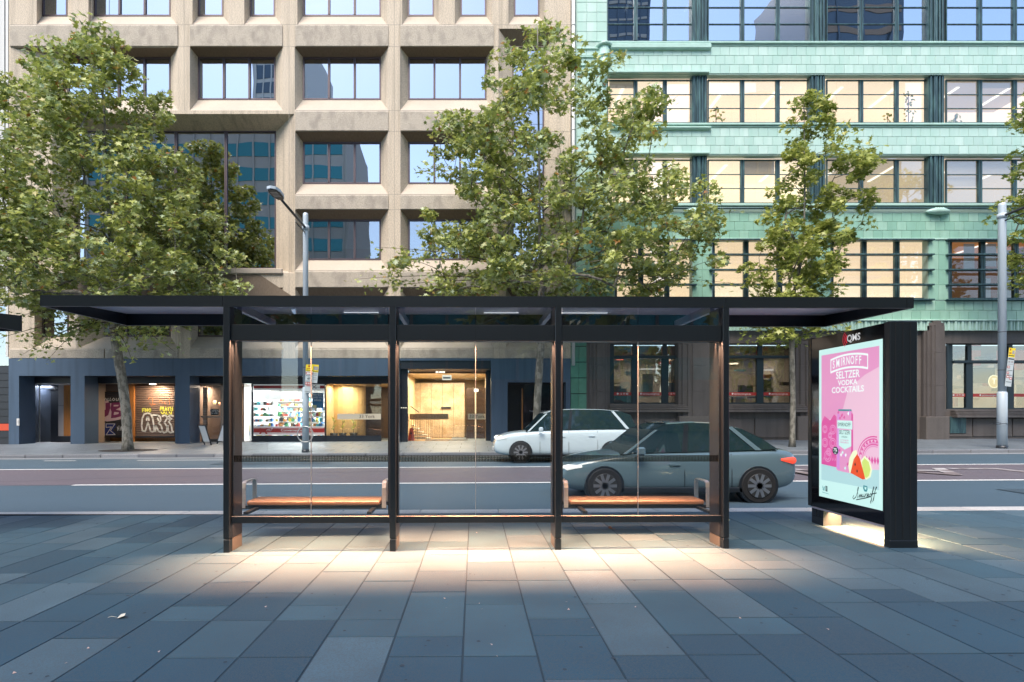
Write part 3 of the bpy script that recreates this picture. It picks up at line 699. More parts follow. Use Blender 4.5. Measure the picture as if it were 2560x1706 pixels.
stz = [(PZ(107,DF), PZ(57,DF)), (PZ(302,DF), PZ(254,DF)), (PZ(482,DF), PZ(447,DF)), (PZ(661,DF), PZ(622,DF)), (PZ(824,DF), PZ(800,DF))]
grid_wall(body, XL, XR, ZB, ZT, DF, holes, 0)
body.face([(XL,DF,ZB),(XL,DF,ZT),(XL,DF+12,ZT),(XL,DF+12,ZB)]); body.face([(XR,DF,ZB),(XR,DF,ZT),(XR,DF+12,ZT),(XR,DF+12,ZB)]); body.face([(XL,DF,ZT),(XR,DF,ZT),(XR,DF+12,ZT),(XL,DF+12,ZT)])
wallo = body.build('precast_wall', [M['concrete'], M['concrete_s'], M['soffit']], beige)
# spandrel aprons: each a slightly proud weathered precast piece between two rows of windows
M['apron'] = mat('weathered_apron', (.49,.435,.36), .88, var=.75, vscale=1.6, vcol=(.27,.24,.205), fine=.55, fscale=20, bump=.7, bscale=22, stretch=(1.4, 1, .8), vthr=(.46, .68))
def apron(xa, xc, yt, yb):
    b = MB(); x0, x1, z1, z0 = PX(xa,DF), PX(xc,DF), PZ(yt,DF), PZ(yb,DF)
    b.prism([(DF-.05, z0), (DF+.02, z0+.0), (DF+.02, z1), (DF-.012, z1), (DF-.05, z1-.07)], 'x', x0, x1)
    b.build('spandrel_panel', M['apron'], beige)
for (a, c) in ((24,211),(213,409),(437,649),(679,892),(920,1134)): apron(a, c, 58, 107)
for (a, c) in ((679,892),(920,1134)):
    apron(a, c, 255, 301); apron(a, c, 448, 481); apron(a, c, 623, 660)
for (a, c) in ((24,240),(243,409),(437,650),(679,892),(920,1134),(1160,1300)): apron(a, c, 801, 823)
# lip and brown ribbed bay soffit under the big window
b = MB(); b.bbox(PX(120,DF), PX(650,DF), DF-.12, DF+.02, PZ(630,DF), PZ(618,DF), .03); b.build('window_ledge', M['concrete_s'], beige)
b = MB(); b.face([(PX(120,DF),DF-.02,PZ(632,DF)),(PX(598,DF),DF-.02,PZ(632,DF)),(PX(676,DF),DF-.02,PZ(684,DF)),(PX(560,DF),DF-.02,PZ(684,DF)),(PX(60,DF),DF-.02,PZ(684,DF))])
b.build('ribbed_soffit', M['soffit'], beige)
# panel joints
b = MB()
for xj in (211, 423, 664, 906, 1147): 
    for (yt, yb) in ((-60, 57),(57,107),(107,254)): b.box(PX(xj,DF)-.009, PX(xj,DF)+.009, DF-.0035, DF+.01, PZ(yb,DF), PZ(yt,DF))
for xj in (664, 906, 1147): b.box(PX(xj,DF)-.009, PX(xj,DF)+.009, DF-.0035, DF+.01, PZ(824,DF), PZ(254,DF))
for yj in (57, 107, 254, 302, 447, 482, 622, 661, 800):
    for (a, c) in ((679, 1310),) if yj > 110 else ((22, 1310),): b.box(PX(a,DF), PX(c,DF), DF-.0025, DF+.01, PZ(yj,DF)-.008, PZ(yj,DF)+.008)
M['sealant'] = mat('grey_sealant', (.30,.27,.235), .9)
tag(b.build('panel_joint', M['sealant'], beige), kind='stuff')
def window(parent, x0, x1, z0, z1, y, n, gm, fm, fw=.075, mw=.10, rows=1, name='window', bm_=None, depth=.09):
    fr = MB()
    fr.box(x0, x1, y-.0, y+depth, z0, z0+fw); fr.box(x0, x1, y-.0, y+depth, z1-fw, z1)
    fr.box(x0, x0+fw, y+.002, y+depth-.002, z0+fw, z1-fw); fr.box(x1-fw, x1, y+.002, y+depth-.002, z0+fw, z1-fw)
    pw = (x1-x0-2*fw-(n-1)*mw)/n; spans = []
    for k in range(n):
        a = x0+fw+k*(pw+mw); spans.append((a, a+pw))
        if k < n-1:
            fr.box(a+pw, a+pw+mw, y-.02, y+depth-.002, z0+fw, z1-fw)
            if mw > .09: fr.box(a+pw+mw*.45, a+pw+mw*.55, y-.022, y-.019, z0+fw, z1-fw, 1)
    hs = (z1-z0-2*fw)/rows; bars = .035
    for j in range(1, rows):
        for a, c in spans: fr.box(a, c, y+.01, y+.05, z0+fw+j*hs-bars/2, z0+fw+j*hs+bars/2)
    f = fr.build(name, [fm, M['joint']], parent)
    for a, c in spans:
        for j in range(rows):
            g = MB(); g.box(a+.001, c-.001, y+.055, y+.063, z0+fw+j*hs+(bars/2 if j else 0), z0+fw+(j+1)*hs-(bars/2 if j < rows-1 else 0)); g.build('pane', gm, f)
    return f
for (x0, x1, yt, yb, ox0, ox1, oyt, oyb, n, kind) in wins:
    window(beige, PX(x0,DI), PX(x1,DI), PZ(yb,DI), PZ(yt,DI), DI-.03, n, M[kind], M['bronze'])
f = window(beige, bi[0], bi[1], bi[2], bi[3], DB-.04, 4, M['mirror_dark'], M['bronze'], .06, .13)
# dark rooms and blinds behind the glass
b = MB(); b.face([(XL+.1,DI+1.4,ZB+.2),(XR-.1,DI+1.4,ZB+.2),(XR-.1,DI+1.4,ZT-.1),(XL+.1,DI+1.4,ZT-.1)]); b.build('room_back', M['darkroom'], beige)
for (a, c, yt, yb) in ((696,875,505,572),(938,1117,505,560),(455,633,690,760),(696,875,690,765)):
    b = MB(); b.box(PX(a,DI+.2), PX(c,DI+.2), DI+.2, DI+.21, PZ(yb,DI+.2), PZ(yt,DI+.2)); b.build('roller_blind', M['blind'], beige)
# downpipe on the party line, brackets
b = MB(); b.tube([(PX(1317,26.9),26.88,PZ(840,26.9)),(PX(1317,26.9),26.88,PZ(-60,26.9))], .085, 10); pp = b.build('downpipe', M['pipe'], beige)
for yy in (60, 180, 300, 430, 560, 690): b = MB(); b.cyl((PX(1317,26.9),26.88), .10, PZ(yy,26.9), PZ(yy,26.9)+.06, 10); b.build('pipe_bracket', M['pipe'], pp)
# ---- navy base storey
XN0, XN1 = PX(22,DF), PX(1310,DF)
opn = [(45.8,164,864),(196+0,404,864),(437,895,864),(938-19,1128,829),(1166,1300,879)]
bh = [(PX(a,DF), PX(c,DF), -.5, PZ(t,DF)) for a, c, t in opn]
# lobby opening runs higher and its portal is black
nb = MB(); grid_wall(nb, XN0, XN1, -.5, ZB, DF-.06, bh, 0)
nb.face([(XN0,DF-.06,ZB),(XN1,DF-.06,ZB),(XN1,DF,ZB),(XN0,DF,ZB)])
for k, h in enumerate(bh):
    yi = 27.95 if k != 4 else 27.6
    nb.face([(h[0],DF-.06,-.5),(h[0],DF-.06,h[3]),(h[0],yi,h[3]),(h[0],yi,-.5)], 0 if k != 3 else 1)
    nb.face([(h[1],DF-.06,-.5),(h[1],DF-.06,h[3]),(h[1],yi,h[3]),(h[1],yi,-.5)], 0 if k != 3 else 1)
    nb.face([(h[0],DF-.06,h[3]),(h[1],DF-.06,h[3]),(h[1],yi,h[3]),(h[0],yi,h[3])], 1)
M['navyblack'] = mat('black_navy_paint', (.014,.018,.027), .4)
nb.build('painted_base', [M['navy'], M['navyblack']], beige, fix=False)
def room(parent, name, x0, x1, y0, y1, z0, z1, mw, mf=None, mc=None, mb_=None):
    b = MB()
    b.face([(x0,y0,z0),(x1,y0,z0),(x1,y1,z0),(x0,y1,z0)], 1); b.face([(x0,y0,z1),(x1,y0,z1),(x1,y1,z1),(x0,y1,z1)], 2)
    b.face([(x0,y0,z0),(x0,y1,z0),(x0,y1,z1),(x0,y0,z1)], 0); b.face([(x1,y0,z0),(x1,y1,z0),(x1,y1,z1),(x1,y0,z1)], 0)
    b.face([(x0,y1,z0),(x1,y1,z0),(x1,y1,z1),(x0,y1,z1)], 3)
    return b.build(name, [mw, mf or mw, mc or mw, mb_ or mw], parent, fix=False)
def lamp(name, parent, loc, e, col, sx=.6, sy=.6, rot=(0, 0, 0), spread=180):
    d = bpy.data.lights.new(name, 'AREA'); d.shape = 'RECTANGLE'; d.size = sx; d.size_y = sy; d.energy = e; d.color = col; d.spread = math.radians(spread)
    l = bpy.data.objects.new(name, d); COL.objects.link(l); l.rotation_euler = rot
    if parent: l.parent = parent; l.location = Vector(loc)-wloc(parent)
    else: l.location = loc
    return l
DO = 28.0
for (a, c) in ((45.8,164),(196,404),(437,895)):
    b = MB(); b.box(PX(a,DF), PX(c,DF)+.02, 27.9, 28.06, PZ(881.5,28.0), PZ(862,DF)); b.build('inner_lintel', M['navyblack'], beige)
zt2 = PZ(881,DO)
def fz(x): return S(x)+.150
M['cream'] = mat('cream_wall', (.55,.50,.44), .7); M['greytile'] = mat('grey_floor', (.26,.25,.25), .35); M['orangewood'] = mat('orange_timber_panel', (.42,.17,.045), .45, var=.6, vscale=3, stretch=(8,8,.6)); M['greypanel'] = mat('grey_panel', (.34,.32,.33), .5)
# opening 1: lift lobby with glass door
a0, a1 = PX(45.8,DF), PX(164,DF); f0 = fz((a0+a1)/2)
room(beige, 'entry_room', a0-1.2, a1+.02, 28.0, 32, f0, zt2+.02, M['greypanel'], M['greytile'], M['cream'], mat('steel_lift_wall', (.62,.65,.72), .3, .0, var=.5, vscale=2, stretch=(6,1,.2)))
b = MB(); b.box(PX(116,28.9), PX(136,28.9), 28.9, 28.98, f0, zt2-.1); b.build('black_pier', M['navyblack'], beige)
b = MB(); b.box(PX(85,28.95), PX(136,28.95), 28.85, 28.89, zt2-.28, zt2-.02); b.build('door_head', M['navyblack'], beige)
b = MB(); b.box(PX(137,28.9), PX(149.5,28.9), 28.8, 28.86, f0+.33, f0+1.95); b.box(PX(137,28.9), PX(149.5,28.9), 28.8, 28.86, f0+1.965, zt2-.05); b.build('grey_cladding', M['greypanel'], beige)
b = MB(); b.box(PX(150,28.9), PX(166,28.9), 28.78, 28.86, f0+.33, zt2-.05); b.build('timber_cladding', M['orangewood'], beige)
b = MB(); b.box(PX(137,28.9), PX(166,28.9), 28.7, 28.86, f0, f0+.32); b.build('cladding_base', M['navyblack'], beige)
for (xa, xc) in ((46, 90),(92, 115)):
    b = MB(); b.box(PX(xa,28.3), PX(xc,28.3), 28.3, 28.315, f0+.02, zt2-.05); g = b.build('glass_door', M['pane_clear'], beige)
b = MB(); b.box(PX(90,28.3), PX(91.5,28.3), 28.28, 28.33, f0, zt2-.05); b.box(PX(48,28.3), PX(64,28.3), 28.27, 28.29, f0+1.75, f0+1.8); b.build('door_stile', M['steel'], beige)
lamp('entry_light', beige, (PX(90,29), 29.0, zt2-.1), 260, (.85,.9,1), 1.5, .5)
b = MB(); b.box(PX(70,29.6), PX(90,29.6), 29.5, 29.7, zt2-.06, zt2-.02); b.box(PX(108,31), PX(116,31), 30.9, 31.1, zt2-.1, zt2-.05); b.build('entry_ceiling_light', M['tubelight'], beige)
# opening 2: shutters with graffiti
b0, b1 = PX(196,DF), PX(404,DF); f1 = fz((b0+b1)/2); DS = 28.9
room(beige, 'shutter_bay', b0-.3, b1+.3, 27.96, 29.3, f1, zt2+.02, mat('tan_reveal', (.30,.225,.17), .6), M['greytile'], M['cream'], M['orangewood'])
def shutter(xa, xc, ytop, ybot, mt, y=DS):
    x0, x1, z0, z1 = PX(xa,y), PX(xc,y), PZ(ybot,y), PZ(ytop,y); s = MB(); n = int((z1-z0)/.115)
    h = (z1-z0)/n
    for k in range(n):
        za = z0+k*h; s.prism([(y,za),(y-.03,za+h*.15),(y-.038,za+h*.5),(y-.03,za+h*.82),(y,za+h*.98)], 'x', x0, x1)
    s.box(x0, x1, y, y+.02, z0, z1, 1)
    o = s.build('roller_shutter', [mt, M['joint']], beige); tag(o, None)
    b = MB(); b.box(x0-.06, x0, y-.08, y, z0, z1); b.box(x1, x1+.06, y-.08, y, z0, z1); b.build('shutter_guide', M['blacksoft'], o)
    b = MB(); b.box(x0, x1, y-.07, y-.0, z0-.06, z0-.002); b.build('bottom_bar', M['blacksoft'], o)
    return o
M['shut'] = mat('brown_bronze_shutter', (.20,.135,.105), .42, .4, var=.4, vscale=2); M['shutd'] = mat('dark_shutter', (.05,.045,.05), .5, .2)
s1 = shutter(212, 289, 900, 1003, M['shutd']); s2 = shutter(305, 402, 886, 1003, M['shut'])
b = MB(); b.box(PX(212,28.95), PX(290,28.95), 28.93, 28.96, PZ(899,28.95), zt2); b.build('brown_header', mat('brown_header', (.12,.085,.07), .6), beige)
def gst(name, mt, strokes, w, par, y=DS-.045, fn=None):
    b = MB()
    for s_ in strokes: b.stroke([(PX(u,y), PZ(v,y)) for u, v in s_], w, lambda u, v: (u, y, v))
    o = b.build(name, mt, par, fix=False)
    return tag(o, kind='stuff')
def cv(x, y): return (x*.2461, 877.0/1.0+0*0+ (y*.2461-0)) # crop (0,880) scale .2678 src -> display px
def cvp(pts): return [(x*.24613, 808.8+y*.24613) for x, y in pts]
gw = mat('graffiti_white', (.72,.70,.66), .6); gy = mat('graffiti_yellow', (.70,.68,.10), .6); go = mat('graffiti_orange', (.50,.16,.05), .6); gm_ = mat('graffiti_magenta', (.22,.03,.11), .6); gp_ = mat('graffiti_pink', (.70,.50,.52), .6); gb = mat('graffiti_blue', (.02,.04,.22), .6)
A_ = [[(1328,735),(1322,690),(1328,620),(1345,582),(1375,572),(1405,580),(1425,620),(1435,690),(1440,740),(1420,745),(1405,740),(1392,690),(1380,660),(1368,700),(1355,742),(1328,735)],[(1368,640),(1372,610),(1385,612),(1390,640)],
      [(1425,590),(1470,590),(1495,605),(1500,640),(1480,665),(1505,690),(1515,730),(1500,748),(1480,740),(1455,690),(1450,742)],
      [(1470,620),(1480,640)],[(1515,600),(1545,588),(1560,620),(1535,660),(1560,700),(1555,745),(1530,755),(1508,735)],[(1560,610),(1590,590),(1618,600)],[(1565,690),(1570,740),(1590,755),(1618,745)],[(1585,610),(1585,640)],[(1570,625),(1602,625)],[(1575,650),(1600,690),(1605,735)]]
gst('graffiti_tag', gw, [cvp(s_) for s_ in A_], .085, s2)
Y_ = [[(1330,560),(1330,530),(1348,528)],[(1332,545),(1346,543)],[(1356,560),(1356,528),(1376,560),(1376,528)],[(1385,545),(1398,528),(1408,545),(1398,560),(1385,545)],
      [(1495,545),(1497,515),(1515,518),(1512,532),(1497,535)],[(1525,515),(1520,545),(1535,548)],[(1540,548),(1548,515),(1558,548)],[(1565,520),(1580,517)],[(1572,518),(1572,548)],[(1590,515),(1590,548),(1602,548)],[(1590,532),(1600,532)],[(1610,515),(1610,548)],
      [(1500,560),(1515,580)],[(1520,582),(1530,556),(1545,582)],[(1552,560),(1552,582),(1570,582)],[(1578,560),(1592,582)],[(1600,558),(1600,582)]]
gst('graffiti_tag', gy, [cvp(s_) for s_ in Y_], .05, s2)
gst('graffiti_tag', go, [cvp(s_) for s_ in [[(1380,440),(1400,425)],[(1425,430),(1425,490),(1450,490)],[(1485,470),(1500,440),(1515,480)],[(1535,470),(1545,490)],[(1580,430),(1582,490)],[(1395,480),(1420,500)]]], .03, s2)
# magenta burner on the dark shutter
def gfill(mt, pts, par, dy=.0):
    b = MB(); y = DS-.047-dy; b.face([(PX(u,y), y, PZ(v,y)) for u, v in cvp(pts)]); return b.build('graffiti_fill', mt, par, fix=False)
gfill(gp_, [(930,455),(1010,455),(1020,480),(1060,478),(1130,470),(1140,520),(1140,625),(1080,640),(1000,650),(930,635)], s1)
gfill(gm_, [(930,480),(950,480),(965,540),(985,540),(985,478),(1025,470),(1030,520),(1010,590),(975,610),(930,600)], s1, .001)
gfill(gm_, [(1040,475),(1132,470),(1135,510),(1080,540),(1135,550),(1135,600),(1080,615),(1035,620),(1040,560),(1030,530)], s1, .001)
gfill(gp_, [(1060,495),(1110,495),(1100,508),(1060,510)], s1, .002); gfill(gp_, [(1065,560),(1110,565),(1105,580),(1060,590)], s1, .002)
gfill(gb, [(935,690),(965,665),(1080,668),(1078,700),(1050,735),(1078,760),(1070,778),(940,780),(930,740)], s1, .001)
gst('graffiti_tag', gw, [cvp(s_) for s_ in [[(932,775),(940,740),(950,668),(975,668),(975,778)],[(945,735),(970,735)],[(990,672),(1072,672),(1030,735),(1075,772),(990,775),(1040,700),(990,705),(990,672)],[(1095,700),(1098,735)],[(1110,690),(1108,730)],[(1095,715),(1112,712)],[(1120,735),(1130,695),(1138,735)],[(945,440),(960,436)],[(975,455),(985,430),(998,455)],[(1008,432),(1005,455),(1018,455)],[(1030,430),(1024,455),(1038,456)],[(1045,445),(1060,430),(1072,445),(1060,456),(1045,445)],[(1085,432),(1085,455),(1100,455),(1105,432)],[(1120,430),(1122,455)]]], .035, s1, DS-.05)
lamp('bay_light', beige, (PX(352,28.4), 28.35, zt2-.06), 60, (1,.78,.55), .25, .25)
b = MB(); b.cyl((PX(352,28.4), 28.35), .16, zt2-.05, zt2+.005, 16); b.build('round_ceiling_light', emis('round_lamp', (1,.85,.65), 5), beige)
b = MB(); b.box(PX(292,28.6), PX(303,28.6), 28.75, 28.88, f1, zt2); b.build('timber_jamb', M['orangewood'], beige)
# opening 3 left: brick-edged shopfront
c0, c1 = PX(437,DF), PX(895,DF); f2 = fz((c0+c1)/2)
DC = 28.1
M['brick'] = mat('pale_brick', (.42,.30,.24), .7, rnd=[(0,(.36,.24,.18)),(1,(.52,.40,.33))])
xb0, xb1 = PX(466,DC), PX(474,DC); n = 30; zb0_, zb1_ = PZ(1006,DC), PZ(890,DC)
bk = MB(); bk.box(0, xb1-xb0, 0, .1, 0, (zb1_-zb0_)/n*.80); bkm = bk.mesh('brick', M['brick'])
sf = MB(); sf.box(xb0, xb1, DC+.02, DC+.12, zb0_, zb1_); sfo = sf.build('brick_strip', M['joint'], beige)
for k in range(n): put('brick', bkm, (xb0, DC, zb0_+k*(zb1_-zb0_)/n), sfo)
b = MB(); b.box(PX(462,DC), PX(512,DC), DC-.02, DC+.06, PZ(886,DC), zt2); b.box(PX(462,DC), PX(510,DC), DC-.05, DC+.05, PZ(960,DC), PZ(956,DC)); b.box(PX(507,DC), PX(512,DC), DC-.02, DC+.08, f2, zt2); b.build('shop_frame', mat('pale_bronze', (.42,.33,.27), .4, .3), beige)
b = MB(); b.box(PX(464,DC), PX(558,DC), DC-.01, DC+.05, f2, PZ(1008,DC)); b.build('shop_plinth', M['stone'], beige)
b = MB(); b.box(PX(474,DC), PX(507,DC), DC+.02, DC+.03, PZ(1006,DC), PZ(887,DC)); b.build('shop_pane', M['pane_clear'], beige)
b = MB(); b.box(PX(484,DC), PX(502,DC), DC, DC+.015, PZ(954,DC), PZ(940,DC)); nt_ = b.build('shop_notice', M['navyblack'], beige)
text('OPEN', .2, M['white'], nt_, (PX(493,DC), DC-.004, PZ(945,DC))); text('24 HRS', .13, M['white'], nt_, (PX(493,DC), DC-.004, PZ(950.5,DC)))
room(beige, 'cafe_room', c0-.2, PX(557,DC), DC+.1, 31, f2, zt2, mat('brown_cafe', (.20,.14,.11), .7), M['greytile'], M['cream'])
lamp('cafe_light', beige, (PX(495,29), 29.2, zt2-.1), 70, (1,.8,.6), .6, .6)
for (xd, yd, c, r_) in ((493,925,(1,.8,.4),.10),(505,928,(1,.4,.2),.08),(479,928,(1,.5,.2),.09),(516,922,(1,.8,.5),.1)):
    b = MB(); b.tube([(PX(xd,29.5),29.5,PZ(yd,29.5)-r_),(PX(xd,29.5),29.5,PZ(yd,29.5)),(PX(xd,29.5),29.5,PZ(yd,29.5)+r_)], [r_*.6,r_,r_*.7], 8); b.build('cafe_lamp', emis('cafe_lamp_glow', c, 1.4), beige)
# opening 3 middle: convenience store, open bright door at the left, glass front
st0, st1, st2_ = PX(559,DC), PX(581,DC), PX(747,DC)
M['storewall'] = mat('store_white', (.80,.80,.79), .6)
room(beige, 'store_room', st0, st2_, DC+.1, 33.5, f2, zt2-.02, M['storewall'], M['greytile'], M['storewall'])
lamp('store_light', beige, ((st0+st2_)/2, 30.2, zt2-.12), 420, (1,.99,.97), 3.0, 2.6)
sfr = MB(); y = DC-.04
sfr.box(PX(578,DC), PX(582,DC), y, y+.1, f2, zt2); sfr.box(PX(746,DC), PX(748.5,DC), y, y+.1, f2, zt2); sfr.box(PX(582,DC), PX(876,DC), y, y+.1, f2, PZ(1001,DC)); sfr.box(PX(582,DC), PX(876,DC), y, y+.1, zt2-.05, zt2)
store_front = sfr.build('store_front_frame', M['navyblack'], beige)
b = MB(); b.box(PX(582,DC)+.01, PX(746,DC)-.01, DC, DC+.012, PZ(1000,DC), zt2-.06); sg = b.build('store_pane', M['pane_clear'], beige)
def band(x0, x1, yt, yb, mt, y=DC-.004, par=None, nm='vinyl_band'):
    b = MB(); b.face([(PX(x0,DC), y, PZ(yb,DC)), (PX(x1,DC), y, PZ(yb,DC)), (PX(x1,DC), y, PZ(yt,DC)), (PX(x0,DC), y, PZ(yt,DC))]); return b.build(nm, mt, par or sg, fix=False)
vw = mat('vinyl_white', (.8,.8,.78), .5, emit=.25*EV)
band(582.5, 745.5, 980, 1000, vw); band(582.5, 745.5, 984, 994.5, M['red'], DC-.007); band(582.5, 745.5, 981.3, 982.5, M['red'], DC-.007); band(582.5, 745.5, 996.5, 998, M['red'], DC-.007)
band(582.5, 745.5, 883, 897, vw); band(582.5, 705, 886, 893, M['red'], DC-.007); band(735, 745.5, 886, 893, M['red'], DC-.007)
text('Convenience Store', .19, M['white'], sg, (PX(681,DC), DC-.012, PZ(989,DC)), bold=.002, sx=1.1)
text('convenience Store', .115, M['white'], sg, (PX(667,DC), DC-.012, PZ(889.5,DC)), bold=.001)
text('X', .42, M['red'], sg, (PX(605,DC), DC-.016, PZ(991,DC)), sx=1.5, bold=.006); text('m7', .24, M['white'], sg, (PX(618,DC), DC-.018, PZ(988,DC)), shear=.4)
text('X', .2, M['black'], sg, (PX(601,DC), DC-.012, PZ(890,DC)), sx=1.4); text('X', .26, M['black'], sg, (PX(722,DC), DC-.012, PZ(890,DC)), sx=1.4); text('xpress', .09, M['black'], sg, (PX(730,DC), DC-.012, PZ(890,DC)))
blu = mat('poster_blue', (.02,.14,.30), .5, emit=.12*EV)
p_ = band(717, 743, 903, 938, blu, DC+.02); 
for i, s_ in enumerate(('RED BULL','GIVES YOU','WINGS.')): text(s_, .135, M['white'], p_, (PX(730,DC), DC-.006, PZ(907.5+i*6.3,DC)), bold=.001, sx=.85)
band(719, 727, 931, 938, mat('poster_cream', (.75,.65,.35), .5), DC+.016, p_)
b = MB(); b.box(PX(607,29), PX(700,29), 29, 29.04, PZ(918,29), PZ(900,29)); b.build('white_lightbox', emis('lightbox_white', (1,.97,.95), 1.05), beige)
# racks of goods
rr = random.Random(11); goods = [mat('pack_'+n_, c, .5) for n_, c in (('red',(.5,.04,.03)),('blue',(.04,.15,.4)),('yellow',(.7,.55,.05)),('green',(.08,.3,.12)),('white',(.8,.8,.8)),('black',(.03,.03,.03)),('teal',(.1,.4,.42)),('orange',(.65,.25,.05)),('brown',(.25,.15,.08)))]
rk = MB(); gd = MB()
for (x0, x1, y, zt_) in ((583,625,29.2,2.0),(632,688,29.6,1.6),(706,744,28.7,1.9),(583,745,33.0,2.6)):
    a, c = PX(x0,y), PX(x1,y)
    k = 0; z = f2+.12
    while z < f2+zt_:
        rk.box(a, c, y, y+.35, z-.02, z); x = a
        while x < c-.05:
            w = rr.uniform(.05,.16); h = rr.uniform(.10,.24)
            if rr.random() < .85: gd.box(x, min(x+w, c), y+.02, y+.25, z, z+h, rr.choice((0,1,2,3,4,4,4,5,6,6,7,8,4)))
            x += w+.012
        z += .30
rk.build('shop_shelving', M['white'], beige); tag(gd.build('shop_goods', goods, beige), kind='stuff')
# papers stuck in the doorway, blue and yellow decal
gd2 = MB()
for i in range(46):
    x = rr.uniform(559.5, 577); yv = rr.uniform(908, 985); gd2.box(PX(x,29), PX(x+rr.uniform(1.5,4),29), 29, 29.01, PZ(yv+3,29), PZ(yv,29), rr.choice((0,4,4,5,5,6,8,7)))
tag(gd2.build('notice_papers', goods, beige), kind='stuff')
b = MB(); b.box(PX(560,28.9), PX(577,28.9), 28.9, 28.95, f2, zt2-.3); b.build('door_side_panel', vw, beige)
b = MB(); b.face([(PX(559.5,28.85),28.85,PZ(1001,28.85)),(PX(574,28.85),28.85,PZ(1001,28.85)),(PX(574,28.85),28.85,PZ(992,28.85)),(PX(559.5,28.85),28.85,PZ(984,28.85))]); b.build('blue_decal', goods[1], beige)
b = MB(); b.face([(PX(559.5,28.85),28.85,PZ(984,28.85)),(PX(574,28.85),28.85,PZ(992,28.85)),(PX(574,28.85),28.85,PZ(978,28.85)),(PX(559.5,28.85),28.85,PZ(978,28.85))]); b.build('yellow_decal', goods[2], beige)
# opening 3 right: lit lobby with curved panel, plants
l0, l1 = PX(748,DC), PX(876,DC)
M['gold'] = mat('pale_gold_lobby', (.60,.45,.27), .4); M['lobbyfloor'] = mat('lobby_floor', (.42,.28,.15), .25)
room(beige, 'side_lobby', l0+.02, l1+.5, DC+.1, 32, f2, zt2, M['gold'], M['lobbyfloor'], M['gold'], mat('dark_brown_wall', (.09,.05,.03), .5))
b = MB()
for i in range(12):
    a0_, a1_ = math.pi*(i/12), math.pi*((i+1)/12); cx, cy, r_ = PX(795,30.3), 30.6, 1.05
    b.face([(cx-r_*math.cos(a0_),cy-r_*math.sin(a0_),f2),(cx-r_*math.cos(a1_),cy-r_*math.sin(a1_),f2),(cx-r_*math.cos(a1_),cy-r_*math.sin(a1_),zt2),(cx-r_*math.cos(a0_),cy-r_*math.sin(a0_),zt2)], smooth=True)
b.build('curved_wall', mat('satin_gold', (.62,.46,.26), .3, .3), beige)
lamp('side_lobby_light', beige, (PX(810,28.9), 28.9, zt2-.08), 120, (1,.78,.48), 2.0, .5)
b = MB(); b.box(l0+.02, l1-.01, DC, DC+.012, PZ(1000,DC), zt2-.06); lg = b.build('lobby_pane', M['pane_clear'], beige)
frost = mat('frosted_band', (.60,.52,.42), .6, emit=.18*EV, ecol=(.9,.75,.5))
b = MB(); b.face([(PX(775,DC),DC-.004,PZ(964,DC)),(PX(875,DC),DC-.004,PZ(964,DC)),(PX(875,DC),DC-.004,PZ(951,DC)),(PX(775,DC),DC-.004,PZ(951,DC))]); fb = b.build('frosted_band', frost, lg, fix=False)
text('33 York', .245, M['black'], fb, (PX(843,DC), DC-.01, PZ(957.5,DC)), sx=1.02)
def railing(x0, x1, y, zt_, zb_, n, parent=beige):
    b = MB(); b.tube([(x0,y,zt_),(x1,y,zt_)], .02, 6)
    for i in range(n): x = x0+(x1-x0)*i/(n-1); b.box(x-.008, x+.008, y-.008, y+.008, zb_, zt_)
    b.build('balustrade', M['navyblack'], parent)
railing(PX(822,29.6), PX(880,29.6), 29.6, PZ(965,29.6)+.1, f2, 24); railing(PX(823,30.8), PX(845,30.8), 30.8, PZ(928,30.8), PZ(950,30.8), 8)
# main lobby (marble wall, stair, canopy)
m0, m1 = PX(938,28.6), PX(1117,28.6); f3 = fz(PX(1000,28)); zl = PZ(848,28.0)
M['marble'] = mat('tan_marble', (.66,.52,.37), .25, var=.9, vscale=1.8, vcol=(.36,.24,.13), fine=.5, fscale=14)
room(beige, 'main_lobby', m0, m1, 28.0, 34, f3, PZ(860,28.6), M['gold'], M['lobbyfloor'], M['gold'], M['gold'])
b = MB(); b.box(PX(1128,27.9)-.0, PX(1166,27.9), 27.4, 27.9, -.3, PZ(829,27.5)); 
b = MB(); zz0, zz1 = f3+.02, PZ(880,32); xm0, xm1 = PX(940,32), PX(1068,32); wpan = (xm1-xm0)/5; pm = MB(); pm.bbox(0, wpan-.015, 0, .06, 0, zz1-zz0, .006); pme = pm.mesh('marble_panel', M['marble'])
bk = MB(); bk.box(xm0, xm1, 32.06, 32.1, zz0, zz1); mw_ = bk.build('marble_wall', M['joint'], beige)
for i in range(5): put('marble_panel', pme, (xm0+i*wpan, 32, zz0), mw_)
b = MB(); b.box(PX(1071,30.5), PX(1117,30.5), 30.5, 30.6, f3, PZ(891,30.5)); b.build('dark_lift_wall', mat('dark_bronze_wall', (.05,.03,.022), .3), beige)
b = MB(); b.box(PX(1091,30.4), PX(1094,30.4), 30.4, 30.42, f3, PZ(893,30.4)); b.build('bright_edge', emis('edge_light', (1,.8,.5), 1.2), beige)
b = MB(); b.box(PX(1089,30.3), PX(1099,30.3), 30.3, 30.4, PZ(900,30.3), PZ(894,30.3)); b.build('lit_sign_box', emis('white_sign', (1,1,.95), 1.8), beige)
b = MB(); b.box(PX(1075,28.8), PX(1117,28.8), 28.8, 28.81, PZ(964,28.8), PZ(951,28.8)); fb2 = b.build('frosted_band', frost, beige)
text('33 York', .25, M['black'], fb2, (PX(1096,28.8), 28.79, PZ(957.5,28.8)))
b = MB(); b.box(PX(941,28.8), PX(1030,28.8), 28.8, 28.805, PZ(964,28.8), PZ(951,28.8)); fb3 = b.build('frosted_band', mat('clear_band', (.45,.32,.20), .5), beige)
